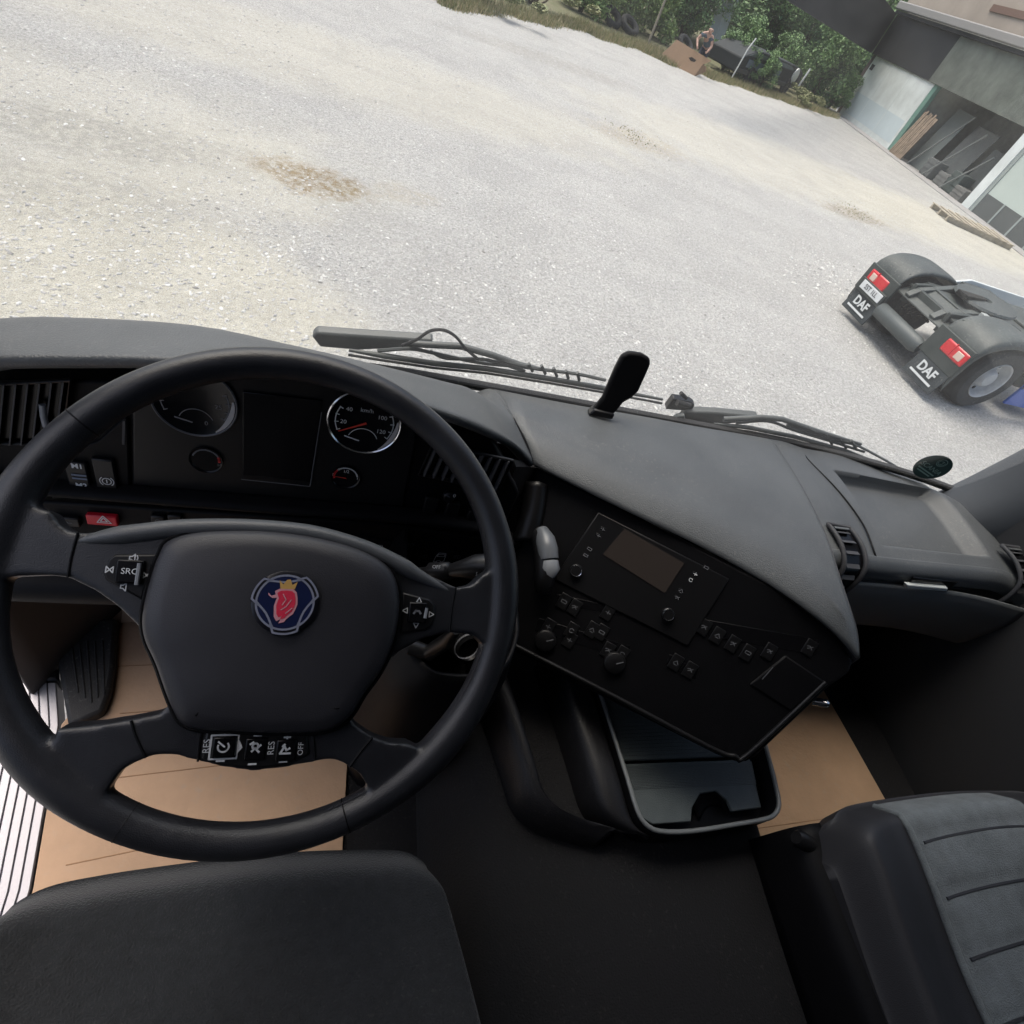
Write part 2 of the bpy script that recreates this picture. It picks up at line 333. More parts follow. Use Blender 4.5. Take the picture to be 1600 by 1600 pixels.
# windscreen glass, curved, with black rubber at its foot
def wsy(x, z):
    e = (x - 0.62) / 1.16; return 0.945 - 0.10 * abs(e) ** 4.0 - 0.20 * (z - 1.86)
def ws(x, z, off=0.0): return V((x, wsy(x, z) + off, z))
nx, nz = 24, 6
vs = [ws(XL - 0.03 + (XR - XL + 0.03) * i / nx, 1.84 + 1.14 * j / nz) for j in range(nz + 1) for i in range(nx + 1)]
mesh('windscreen', vs, [(j * (nx + 1) + i, j * (nx + 1) + i + 1, (j + 1) * (nx + 1) + i + 1, (j + 1) * (nx + 1) + i) for j in range(nz) for i in range(nx)], GLASS, cab)
tube('windscreen_seal', [ws(x, 1.895 - 0.07 * smooth01((0.12 - x) / 0.5), 0.012) for x in np.linspace(XL + 0.06, XR - 0.06, 30)], 0.014, RUBBER, cab, 8, squash=0.8)
# A-pillars (swept, padded)
for s, x in ((-1, XL), (1, XR)):
    rows = []
    for z, f in ((1.80, 0.13 if s > 0 else 0.0), (1.95, 0.06 if s > 0 else 0), (2.10, 0.038 if s > 0 else 0), (2.35, 0.032 if s > 0 else 0), (2.65, 0.03), (3.0, 0.05)):
        yb = 0.80 - 0.16 * (z - 1.9) - (0.12 if s < 0 else 0); xi = x - s * f
        rows.append([V((x + s * 0.02, yb - 0.13, z)), V((x - s * 0.02, yb - 0.135, z)), V((xi - s * 0.012, yb - 0.05, z)), V((xi, yb + 0.045, z)), V((x, yb + 0.09, z)), V((x + s * 0.03, yb + 0.02, z))])
    surf('pillar', rows, mat('pillar_grey', (0.06, 0.067, 0.078), 0.7, 0.3, 800), cab, 4, 0.006)

# sticker on the glass
SX = V((1.585, wsy(1.585, 1.945) - 0.004, 1.945))
_t = V((0, -0.20, 1)).normalized(); STK = Plane(aty(1457, 730, wsy(1.57, 1.95) - 0.004), V((-0.42, -1, -0.12)), (1, 0.1, -0.10))
stk = thing('windscreen_sticker', 'round dark green sticker with lettering low in the right corner of the windscreen', 'sticker', STK.p0)
lathe('disc', STK.p0, STK.n, [(0, 0), (0.045, 0), (0.045, 0.0003), (0, 0.0003)], mat('sticker_green', (0.014, 0.060, 0.056), 0.5), stk, 40)
STM = mat('sticker_print', (0.30, 0.48, 0.44), 0.5)
text('lettering', 'SCANIA', STK.loc(0, -0.004, 0.0014), STK.r, STK.u, 0.020, STM, stk)
lines('emblem', STK, [arc(0.0125, 0, 360, 30), arc(0.009, 150, 390, 20), [(-.004, .004), (.002, .006), (.003, -.004), (-.002, -.006)]], 0.0016, STM, stk, 0.0014, STK.loc(0.002, 0.024))
lines('small_print', STK, [[(-.028, -.018), (.028, -.018)], [(-.022, -.026), (.022, -.026)]], 0.004, STM, stk, 0.0014)

# ================================================================== DASHBOARD
dash = thing('dashboard', 'wide grey and black truck dashboard with gauges, air vents, radio console and glovebox', 'dashboard', (0.62, 0.75, 1.45))
PM = Plane((0, 0.640, 2.08), (0, -0.25, 0.05), (1, 0, 0))     # main instrument panel, leaning
PL = Plane((0, 0.582, 1.825), (0, -0.98, 0.2), (1, 0, 0))      # lower switch strip
# --- hood over the instruments
lip = [(-70, 572), (0, 563), (120, 562), (235, 563), (380, 572), (540, 598), (690, 645), (760, 672), (812, 698)]
cr = [(-75, 508), (0, 500), (100, 498), (300, 510), (450, 540), (560, 565), (690, 597), (740, 612), (790, 640)]
hood = []
for i, (a, b) in enumerate(zip(lip, cr)):
    yl = 0.58 if i < 7 else (0.60, 0.64)[i - 7]
    if i == 8: continue
    L = aty(*a, yl); C2 = aty(*b, 0.72 if i < 7 else 0.78); xw = C2.x * 1.06
    hood.append([V((L.x, L.y + 0.05, L.z - 0.045)), V((L.x, L.y + 0.006, L.z - 0.014)), L, L.lerp(C2, 0.1) + V((0, 0, 0.004)), L.lerp(C2, 0.55) + V((0, 0, 0.004)), C2, V((xw, 0.83, 2.6 + (C2.z - 2.6) * 0.83 / C2.y - 0.018)), V((xw * 1.03, 0.925, 2.6 + (C2.z - 2.6) * 0.925 / C2.y - 0.020))])
_e, _c, _b, _a = atz(832, 723, 1.942), atz(808, 667, 1.962), atz(794, 640, 1.962), aty(775, 612, 0.9)
_l = aty(804, 695, 0.672); _k = aty(796, 652, 0.765)
hood.append([V((_l.x, _l.y + .05, _l.z - .045)), V((_l.x, _l.y + .006, _l.z - .014)), _l, _l.lerp(_k, .1), _l.lerp(_k, .55), _k, _k.lerp(aty(760, 610, .9), .6), aty(760, 609, .905)])
hood.append([_e + V((0, .05, -.045)), _e + V((0, .006, -.014)), _e, _e.lerp(_c, .3) + V((0, 0, .003)), _c, _b, _a.lerp(_b, .5) + V((0, 0, .006)), _a])
surf('instrument_hood', hood, DASH, dash, 4, 0.004)
# --- main panel behind the wheel with a stepped bezel round the cluster
slab('instrument_panel', [PM.loc(-0.49, -0.24), PM.loc(0.31, -0.26), PM.loc(0.32, -0.15), PM.loc(0.24, -0.045), PM.loc(-0.08, -0.012), PM.loc(-0.30, -0.05), PM.loc(-0.49, -0.085)], PM.n, 0.05, BLACK, dash, 0.004)
cl = PM.pts([(206, 600), (206, 778), (255, 792), (420, 800), (628, 808), (634, 770), (650, 690), (640, 640), (500, 596), (360, 582)], 0.004)
slab('cluster_bezel', cl, PM.n, 0.012, SATIN, dash, 0.003)
scr = slab('display_screen', PM.pts([(379, 612), (379, 742), (484, 753), (504, 626)], 0.0075), PM.n, 0.003, GLOSSB, dash, 0.001)
lines('screen_edge', PM, [[PM.uv(PM.at(379, 744)), PM.uv(PM.at(484, 755))], [PM.uv(PM.at(485, 755)), PM.uv(PM.at(503, 640))]], 0.0012, MARKD, scr, 0.0082, PM.p0)
def gauge(c, r, nums, red=None, needle=None, small=False, dim=False):
    o = PM.at(*c, 0.0045); m = MARKD if dim else MARK
    g = lathe('gauge', o, PM.n, [(0, 0.0008), (r * 0.9, 0.0008), (r * 0.95, 0.0025), (r, 0.003), (r * 1.03, 0.001), (r * 1.03, -0.004)], GLOSSB, dash, 44)
    if not small:
        lines('scale_arc', PM, [arc(r * 0.80, 25, -32, 16)], 0.0016, m, g, 0.0012, o); lines('scale_arc', PM, [arc(r * 0.80, 205, 150, 14)], 0.0016, m, g, 0.0012, o)
        ch = lathe('chrome_ring', o, PM.n, [(r * 0.97, 0.003), (r * 1.0, 0.0045), (r * 1.03, 0.003)], CHROME if not dim else mat('dull_ring', (0.12, 0.12, 0.13), 0.4), g, 60)
        tk = [[(r * a * math.cos(RAD(t)), r * a * math.sin(RAD(t))) for a in (0.72, 0.82)] for t in (-32, -15, 5, 25, 150, 168, 186, 205)]
        for q_ in tk: lines('tick_mark', PM, [q_], 0.0014, m, g, 0.0014, o)
        for txt, a, b in nums: text('numeral', txt, o + PM.r * r * a + PM.u * r * b + PM.n * 0.0015, PM.r, PM.u, r * 0.18, m, g)
        lines('small_scale', PM, [arc(r * 0.42, 20, 160, 12)], 0.0012, m, g, 0.0013, o + PM.u * (-r * 0.62))
        lines('small_needle', PM, [[(-r * .5, -r * .52), (-r * .1, -r * .62)]], 0.002, m, g, 0.0014, o)
        # wide silver crescent low on the right
        cv = []; cf = []
        for i in range(17):
            t = RAD(12 - 72 * i / 16); w = 0.10 * math.sin(math.pi * min(1, (i + 1) / 17)) + 0.01
            for k in (0.93 - w, 0.95): cv.append(o + (PM.r * math.cos(t) + PM.u * math.sin(t)) * r * k + PM.n * 0.004)
        cf = [(2 * i, 2 * i + 1, 2 * i + 3, 2 * i + 2) for i in range(16)]
        mesh('crescent', cv, cf, mat('crescent_silver', (0.55, 0.53, 0.54), 0.35) if not dim else mat('dull_crescent', (0.42, 0.42, 0.43), 0.4), g)
    else:
        lines('scale_arc', PM, [arc(r * 0.8, 12, 160, 16)], 0.0022, m, g, 0.0012, o)
        if red: lines('red_arc', PM, [arc(r * 0.8, *red, 6)], 0.003, REDP, g, 0.0016, o)
        for txt, a, b in nums: text('numeral', txt, o + PM.r * r * a + PM.u * r * b + PM.n * 0.0015, PM.r, PM.u, r * 0.34, m, g)
    if needle is not None:
        d = PM.r * math.cos(RAD(needle)) + PM.u * math.sin(RAD(needle)); e = PM.n.cross(d)
        mesh('needle', [o + d * r * 0.78 + PM.n * 0.004 + e * r * 0.012, o + d * r * 0.78 + PM.n * 0.004 - e * r * 0.012, o - d * r * 0.05 - e * r * 0.035 + PM.n * 0.004, o - d * r * 0.05 + e * r * 0.035 + PM.n * 0.004], [(0, 1, 2, 3)], mat('needle_red', (0.6, 0.05, 0.03), 0.4), g)
    return g
gauge((570, 660), 0.052, [('40', -.46, .36), ('20', -.58, -.06), ('100', .46, .24), ('120', .48, -.22), ('km/h', .02, .40)], needle=208)
gauge((305, 628), 0.052, [('25', .55, -.05), ('0', .24, -.60)], dim=True)
gauge((540, 745), 0.022, [('1/2', 0, .5), ('0', -.85, .1), ('1', .82, .0)], red=(190, 140), needle=175, small=True)
gauge((322, 718), 0.022, [('H', .8, -.3)], red=(20, -5), small=True, dim=True)
# --- vents in the instrument panel
def panel_vent(p0, p1, p2, p3, nsl, name='air_vent'):
    q = PM.pts([p0, p1, p2, p3], 0.006); c = sum(q, V()) / 4
    v = slab(name, [x + (c - x) * 0.0 for x in q], PM.n, 0.004, GLOSSB, dash, 0.001)
    for i in range(nsl):
        t = (i + 0.5) / nsl; a = q[0].lerp(q[1], t); b = q[3].lerp(q[2], t); d = (q[1] - q[0]).normalized()
        slab('vent_slat', [a - d * .0015 + PM.n * .002, a + d * .0015 + PM.n * .010, b + d * .0015 + PM.n * .010, b - d * .0015 + PM.n * .002], d, 0.0018, DASH2, v)
    rim = [q[0], q[1], q[2], q[3]]
    tube('vent_frame', [x + PM.n * 0.004 for x in catmull(rim, 1, True)], 0.0035, SATIN, v, 8, True)
    return v
panel_vent((676, 690), (800, 718), (778, 765), (655, 738), 9)
lv = panel_vent((-75, 600), (112, 592), (98, 690), (-80, 690), 10)
tube('vent_knob', [PM.at(66, 632, .014), PM.at(68, 650, .016), PM.at(72, 666, .014)], 0.004, SILV, lv, 8)
# trim plates left: switch pod
pod = slab('switch_pod', PM.pts([(98, 706), (152, 690), (194, 652), (200, 655), (203, 772), (80, 780)], 0.006), PM.n, 0.012, BLACK, dash, 0.003)
def rocker(pl, c, w, h, m=SATIN, parent=None, off=0.008, rot=0.0, name='rocker_switch'):
    o = pl.at(*c, off); r = pl.r * math.cos(rot) + pl.u * math.sin(rot); u = pl.n.cross(r)
    return box(name, o, (w, h, 0.010), m, parent or dash, 0.0022, (r, u, pl.n))
s = rocker(PM, (124, 745), 0.026, 0.056); o = PM.at(124, 745, 0.0136)
text('lettering', 'M1', o + PM.u * 0.018, PM.r, PM.u, 0.011, MARK, s); text('lettering', 'M2', o - PM.u * 0.016, PM.r, PM.u, 0.011, MARK, s)
lines('print', PM, [[(-.008, .003), (.008, .003)], [(-.008, -.003), (.008, -.003)]], 0.003, mat('printed_blue_grey', (0.12, 0.16, 0.24), 0.5), s, 0.0006, o)
s = rocker(PM, (166, 742), 0.026, 0.060); o = PM.at(167, 752, 0.0136)
lines('brake_symbol', PM, [arc(0.0055, 0, 360, 20), arc(0.0085, 130, 230, 8), arc(0.0085, -50, 50, 8), [(0, .003), (0, -.003)]], 0.0013, MARK, s, 0.0004, o)
lines('edge_highlight', PM, [[PM.uv(PM.at(196, 655)), PM.uv(PM.at(195, 690))]], 0.003, DASH2, pod, 0.0066, PM.p0)  # paler stroke drawn in for a highlight along the pod edge
for i, c in enumerate(((672, 792), (705, 800), (738, 812))):
    s = rocker(PM, c, 0.023, 0.045, SATIN); lines('print', PM, [[(.002, -.019), (.007, -.018)]], 0.0016, MARKD, s, 0.0056, PM.at(*c, 0.008))
s = rocker(PM, (768, 822), 0.020, 0.040, BLACK); text('lettering', 'C', PM.at(746, 829, 0.0145), PM.r, PM.u, 0.009, MARKD, s)
kn = lathe('rotary_knob', PM.at(701, 773, 0.006), PM.n, [(0.010, 0), (0.010, 0.008), (0.008, 0.010), (0, 0.010)], SATIN, dash, 20)
text('lettering', '0', PM.at(710, 775, 0.0175), PM.r, PM.u, 0.010, MARK, kn); lines('pointer', PM, [[PM.uv(PM.at(692, 762)), PM.uv(PM.at(701, 767))]], 0.002, MARKD, kn, 0.0172, PM.p0)
# --- ledge and lower strip
ledge = [[V((x, 0.596, z + .003)), V((x, 0.578, z)), V((x, 0.573, z - .004)), V((x, .580, z - .010))] for x, z in ((-.49, 1.862), (-.25, 1.867), (0, 1.874), (.15, 1.878), (.30, 1.866))]
surf('panel_ledge', ledge, BLACK, dash, 4, 0.008)
slab('lower_strip', [PL.loc(-0.49, 0.0), PL.loc(-0.49, -0.14), PL.loc(0.33, -0.14), PL.loc(0.36, 0.0), PL.loc(0.1, 0.02)], PL.n, 0.04, BLACK, dash, 0.004)
hz = rocker(PL, (161, 811), 0.040, 0.019, REDM, name='hazard_button', off=0.004); o = PL.at(162, 812, 0.0096)
lines('triangle', PL, [[(-.009, -.006), (.009, -.006), (0, .008), (-.009, -.006)], [(-.0045, -.0035), (.0045, -.0035), (0, .004), (-.0045, -.0035)]], 0.0013, MARK, hz, 0.0006, o)
for c, w in (((104, 813), .036), ((248, 811), .019), ((274, 810), .019)):
    s = rocker(PL, c, w, 0.018, SATIN, off=0.003); lines('symbol', PL, [arc(0.0032, 0, 330, 12), [(.004, 0), (.008, 0)]], 0.0012, MARKD, s, 0.0056, PL.at(*c, 0.003))
lp = slab('light_switch_plate', PL.pts([(560, 838), (762, 872), (772, 925), (560, 925)], 0.003), PL.n, 0.006, BLACK, dash, 0.001)
for c in ((642, 851), (633, 873), (663, 869), (715, 870)):
    o = PL.at(*c, 0.0034); lines('lamp_symbol', PL, [[(0, -.004), (0, .004), (.003, .004), (.005, .001), (.005, -.001), (.003, -.004), (0, -.004)], [(-.008, .003), (-.002, .003)], [(-.008, 0), (-.002, 0)], [(-.008, -.003), (-.002, -.003)]], 0.001, MARKD, lp, 0.0004, o)
o = PL.at(687, 872, 0.0034)
lines('truck_symbol', PL, [[(-.010, -.010), (-.008, .004), (-.004, .013), (.009, .013), (.010, .008), (.009, -.006), (.006, -.008)], [(-.006, .004), (.008, .005), (.008, .010), (-.004, .009), (-.006, .004)], [(-.010, -.010), (-.003, -.010)], [(x - .0005, y - .011) for x, y in arc(.005, 0, 180, 10)]], 0.0015, MARK, lp, 0.0004, o, 1.0)
text('lettering', 'SPEED', PL.at(590, 853, 0.004), PL.r, PL.u, 0.007, MARK, lp)
# knee panel and underside
knee = []
for x in (XL + 0.03, -0.25, 0.0, 0.2, 0.36):
    knee.append([V((x, 0.585, 1.70)), V((x, 0.53, 1.69)), V((x, 0.515, 1.665)), V((x, 0.54, 1.63)), V((x, 0.64, 1.58)), V((x, 0.80, 1.53)), V((x, 0.89, 1.50))])
surf('knee_panel', knee, BLACK, dash, 4, 0.006)
tube('trim_strip', [aty(28, 930, 0.545), aty(100, 931, 0.545), aty(190, 932, 0.545)], 0.0022, SILV, dash, 6)
# --- centre pad that sweeps round towards the driver
pad_px = [((775, 612), (794, 640), (808, 667), (832, 723)), ((900, 636), (905, 678), (905, 708), (915, 764)), ((1010, 655), (1010, 710), (1000, 752), (1000, 805)),
          ((1100, 672), (1110, 745), (1100, 797), (1100, 853)), ((1170, 684), (1190, 780), (1200, 848), (1200, 908)), ((1200, 690), (1245, 800), (1268, 895), (1272, 958)),
          ((1207, 693), (1272, 812), (1308, 945), (1318, 1000)), ((1210, 695), (1288, 835), (1326, 950), (1341, 1026))]
pad = []
for i, (a, b, c, e) in enumerate(pad_px):
    d = 0.0 if i < 6 else -0.012 * (i - 5)
    A = aty(*a, 0.9); B = atz(*b, 1.962); Cc = atz(*c, 1.962 + d * 0.4); E_ = atz(*e, 1.942 + d)
    pad.append([A + V((0, .02, -.012)), A, A.lerp(B, 0.5) + V((0, 0, 0.006)), B, B.lerp(Cc, .6), Cc, Cc.lerp(E_, 0.5) + V((0, 0, 0.005)), E_, E_ + V((0.006, 0.012, -0.008)), E_ + V((0.02, 0.04, -0.012))])
surf('centre_pad', pad, DASH, dash, 4, 0.004)
seam = [pad[0][j] + V((-.001, 0, 0.003)) for j in (4, 5, 6, 7)]
tube('pad_seam', catmull(seam, 4), 0.0022, BLACK, dash, 6)
redge = [pad[-1][j] for j in (1, 2, 3, 4, 5, 6, 7)]
sw = [[p + V((0.001, 0, 0.001)), p + V((0.012, 0, -0.02)), p + V((0.02, 0, -0.12)), p + V((0.02, 0.02, -0.30))] for p in redge]
surf('pad_side', sw, DASH2, dash, 3, 0.004)
# --- console face with radio and switches
cA, cB, cD = atz(835, 715, 1.93), atz(1325, 1000, 1.925), atz(985, 1104, 1.70)
cn = (cB - cA).cross(cD - cA).normalized(); cn = cn if cn.z > 0 else -cn
PC = Plane(cA, cn, cB - cA)
slab('filler_panel', [PM.loc(0.30, -0.10, -.01), PC.at(836, 730, -.004), PC.at(795, 985, -.004), PM.loc(0.30, -0.32, -.01)], PM.n, 0.02, BLACK, dash)
con = slab('console_face', PC.pts([(836, 728), (1000, 808), (1200, 912), (1300, 985), (1334, 1032), (1328, 1052), (1296, 1074), (1180, 1184), (1166, 1191), (1150, 1191), (1120, 1180), (950, 1094), (806, 1020), (786, 985), (800, 900), (818, 800)]), PC.n, 0.10, BLACK, dash, 0.006, 3)
tube('console_trim', catmull(PC.pts([(800, 1006), (950, 1083), (1110, 1168), (1148, 1181), (1168, 1179), (1290, 1066)], 0.002), 5), 0.0045, SATIN, dash, 8)
rad_ = slab('radio', PC.pts([(935, 800), (1140, 905), (1075, 1010), (865, 905)], 0.004), PC.n, 0.010, SATIN, dash, 0.002)
rs = slab('radio_screen', PC.pts([(942, 866), (1039, 927), (1069, 880), (976, 826)], 0.0055), PC.n, 0.002, mat('radio_lcd', (0.040, 0.033, 0.030), 0.12), rad_)
for c in ((900, 891), (1043, 959)):
    k = lathe('radio_knob', PC.at(*c, 0.004), PC.n, [(0.012, 0), (0.0115, 0.009), (0.0095, 0.011), (0, 0.011)], SATIN, rad_, 24)
    lathe('knob_ring', PC.at(*c, 0.004), PC.n, [(0.0118, 0.009), (0.0108, 0.0116), (0.0095, 0.0112)], CHROME, k, 28)
import itertools
ang = -0.05
def btn(c, w, h, sym=None, parent=None, m=SATIN, off=0.004, sc=1.0, mm=None):
    o = PC.at(*c, off - 0.0025); b = box('console_button', o, (w, h, 0.0035), m, parent or dash, 0.0010, (PC.r, PC.u, PC.n))
    if sym is not None:
        q = [[[(-.005, -.002), (.005, -.002), (.005, .003), (-.005, .003), (-.005, -.002)]], [[(-.005, 0), (.005, 0)], [(0, -.003), (0, .004)]], [arc(.004, 30, 330, 10)], [[(-.005, -.002), (0, .004), (.005, -.002)], [(-.003, -.004), (.003, -.004)]], [[(-.006, .001), (-.001, .003), (.004, -.002)], [(-.004, -.003), (.004, .004)]]][sym % 5]
        lines('symbol', PC, q, 0.0013, mm or MARKD, b, 0.0021, o, sc)
    return b
for q in (((868, 928), (962, 948), (966, 962), (872, 942)), ((1090, 966), (1282, 1000), (1276, 1024), (1082, 990)), ((1046, 1022), (1092, 1046), (1086, 1062), (1040, 1038)), ((842, 966), (985, 1010), (978, 1030), (836, 986))):
    slab('switch_row', PC.pts([q[0], q[1], q[2], q[3]], 0.0006), PC.n, 0.004, GLOSSB, dash, 0.0005)
for i, c in enumerate(((942, 827), (935, 837), (921, 858), (915, 868))): btn(c, 0.012, 0.007, 1 if i < 2 else 0, rad_, GLOSSB, 0.005, 0.8, MARKD)
for i, c in enumerate(((1103, 887), (1086, 897), (1079, 906), (1064, 923), (1058, 934))): btn(c, 0.012, 0.007, i, rad_, GLOSSB, 0.005, 0.8, MARK if i in (1, 2) else MARKD)
for i, (c, s_) in enumerate((((881, 940), 0), ((898, 949), 4), ((950, 957), 1), ((857, 979), 1), ((893, 985), 2), ((925, 984), 3), ((940, 988), 0), ((890, 1000), 1), ((950, 1016), 4), ((972, 1022), 2), ((1100, 980), 4), ((1121, 993), 3), ((1145, 1006), 4), ((1168, 1020), 0), ((1202, 1018), 4), ((1056, 1035), 3), ((1078, 1047), 4), ((1265, 1012), 4))):
    btn(c, 0.021, 0.030, s_, None, SATIN, 0.004, 1.0, MARKD)
for c in ((960, 1035), (852, 1000)):
    k = lathe('climate_knob', PC.at(*c, 0.002), PC.n, [(0.021, 0), (0.020, 0.007), (0.017, 0.009), (0, 0.009)], SATIN, dash, 28)
    lines('pointer', PC, [[(0.002, 0.002), (0.011, 0.011)]], 0.002, MARKD, k, 0.012, PC.at(*c))
slab('storage_hatch', PC.pts([(1228, 1024), (1290, 1066), (1236, 1112), (1172, 1070)], 0.003), PC.n, 0.006, BLACK, dash, 0.003)
lines('hatch_line', PC, [[PC.uv(PC.at(1206, 1042)), PC.uv(PC.at(1190, 1060))]], 0.0014, MARKD, dash, 0.0042, PC.p0)
lathe('chrome_stud', PC.at(1288, 1099, -0.03), (0.6, -0.4, 0.5), [(0.008, -0.02), (0.008, 0.004), (0.004, 0.008), (0, 0.008)], CHROME, dash, 16)
# silver hand brake lever left of the radio
lev = tube('brake_lever', [PC.at(836, 828, 0.0), PC.at(845, 838, 0.012), PC.at(851, 862, 0.026), PC.at(853, 890, 0.034), PC.at(850, 912, 0.034), PC.at(847, 925, .030)], [0.012, 0.019, 0.021, 0.021, 0.020, 0.012], SATIN, dash, 14)
tube('lever_cap', [PC.at(846, 828, 0.012), PC.at(852, 844, 0.026), PC.at(855, 858, .032), PC.at(857, 874, 0.036)], [0.012, 0.019, 0.0205, 0.019], mat('lever_dull_silver', (0.11, 0.12, 0.135), 0.34), lev, 14)
tube('lever_tip', [PC.at(858, 877, 0.037), PC.at(859, 888, 0.040), PC.at(856, 900, 0.039)], [0.017, 0.019, 0.013], SILV, lev, 14)
lathe('lever_ring', PC.at(849, 905, 0.044), PC.n, [(0.006, 0), (0.008, 0.003), (0.010, 0)], MARKD, lev, 20)
surf('lever_recess', [[PC.at(x - 22, y, 0.004), PC.at(x - 14, y, 0.016), PC.at(x, y, 0.020), PC.at(x + 10, y + 4, 0.012), PC.at(x + 14, y + 5, 0.003)] for x, y in ((842, 752), (838, 785), (832, 815), (822, 845))], SATIN, dash, 4, 0.002)
# --- passenger side: top with sunk tray, rolled front, glovebox
TX0, TX1, TY0, TY1 = 1.232, 1.625, 0.608, 0.846
def ptop(x, y):
    edge = max(0.0, (x - 1.60) / 0.14); yy = y - 0.035 * edge ** 2
    z = 1.905 + 0.012 * math.sin((y - 0.58) / 0.32 * math.pi) + (0.010 if x < 1.2 else 0) * smooth01((1.2 - x) / 0.1) - 0.02 * edge ** 2 - 0.032 * smooth01((x - 1.25) / 0.4) * smooth01((y - 0.80) / 0.12)
    ix = min(smooth01((x - TX0) / 0.012), smooth01((TX1 - x) / 0.050)); iy = min(smooth01((y - TY0) / 0.010), smooth01((TY1 - y) / 0.014))
    return V((x, yy, z - 0.034 * min(ix, iy)))
height('passenger_top', 0.985, 1.745, 0.575, 0.925, 120, 70, ptop, DASH, dash, 70)
roll = []
for x in np.linspace(0.985, 1.745, 9):
    p = ptop(x, 0.575); e = p.y - 0.575
    roll.append([p, V((x, .562 + e, p.z - .004)), V((x, .549 + e, p.z - .018)), V((x, .545 + e, p.z - .036)), V((x, .545 + e, p.z - .050))])
surf('dash_roll', roll, DASH, dash, 4, 0.003)
gb = surf('glovebox_lid', [[V((x, 0.540 + e, 1.850)), V((x, 0.530 + e, 1.80)), V((x, 0.535 + e, 1.70)), V((x, 0.55 + e, 1.645)), V((x, 0.60 + e, 1.625))] for x, e in ((1.0, 0), (1.2, 0), (1.45, -.005), (1.6, -0.02), (1.745, -.05))], mat('glovebox_grey', (0.13, 0.138, 0.145), 0.6, 0.35, 900, .06, 6), dash, 4, 0.004)
GB = Plane((1.3, 0.528, 1.82), (0, -1, 0.2), (1, 0, 0))
slab('handle_recess', GB.pts([(1428, 902), (1498, 910), (1478, 926), (1416, 918)], 0.003), GB.n, 0.004, GLOSSB, gb, 0.002)
slab('handle', GB.pts([(1418, 914), (1482, 919), (1480, 925), (1416, 920)], 0.012), GB.n, 0.012, mat('handle_silver', (0.50, 0.53, 0.53), 0.4), gb, 0.003)
tube('glovebox_gap', [V((x, 0.541, 1.8535)) for x in (1.0, 1.2, 1.4, 1.55)], 0.0024, BLACK, dash, 6)
tube('lower_rail', [V((1.0, 0.60, 1.61)), V((1.3, 0.60, 1.61)), V((1.6, 0.585, 1.61)), V((1.74, 0.56, 1.615))], 0.012, DASH2, dash, 8)
bx('lower_dash_box', (1.0, 0.62, 1.36), (1.745, 0.88, 1.62), BLACK, dash, 0.02)
tube('panel_joint', catmull([atz(1258, 712, 1.908), atz(1267, 723, 1.914), atz(1311, 768, 1.919), atz(1348, 818, 1.917), atz(1366, 862, 1.909), atz(1372, 884, 1.892)], 5), 0.0020, BLACK, dash, 6)
# louvred vents at both ends of the passenger side: they wrap over the rolled edge
def wrap_vent(xc, w):
    prof = [V((0, 0.640, 1.921)), V((0, 0.61, 1.921)), V((0, 0.58, 1.915)), V((0, 0.548, 1.897)), V((0, 0.532, 1.865)), V((0, 0.526, 1.82)), V((0, 0.528, 1.785))]
    pr = catmull(prof, 4); out = lambda p, s: p + V((0, -0.55, 0.6)).normalized() * s
    L = [out(p, 0.004) + V((xc - w / 2 + 0.010 * math.sin(i / len(pr) * 3.1), 0, 0)) for i, p in enumerate(pr)]
    Rr = [out(p, 0.004) + V((xc + w / 2 + 0.012 * math.sin(i / len(pr) * 3.1), 0, 0)) for i, p in enumerate(pr)]
    v = mesh('side_vent', L + Rr, [(i, i + 1, len(pr) + i + 1, len(pr) + i) for i in range(len(pr) - 1)], GLOSSB, dash)
    loop = L + Rr[::-1]; tube('vent_frame', [p + V((0, -.002, .003)) for p in loop], 0.0055, DASH2, v, 8, True)
    for i in range(3, len(pr) - 3, 3):
        a, b = L[i].lerp(Rr[i], 0.12), L[i].lerp(Rr[i], 0.72); d = (pr[i + 1] - pr[i]).normalized(); nn = V((0, -d.z, d.y)); nn = nn if nn.y < 0 else -nn
        slab('vent_slat', [a - d * .004 + nn * 0.002, a + d * .004 + nn * .007, b + d * .004 + nn * .007, b - d * .004 + nn * .002], nn, 0.002, DASH2, v)
    for i in (1, len(pr) - 2):
        a, b = L[i].lerp(Rr[i], 0.1), L[i].lerp(Rr[i], 0.8); tube('vent_lip', [a + V((0, -.004, .004)), b + V((0, -.004, .004))], 0.006, DASH, v, 8, squash=.6)
    return v
wrap_vent(1.095, 0.062); wrap_vent(1.700, 0.070)

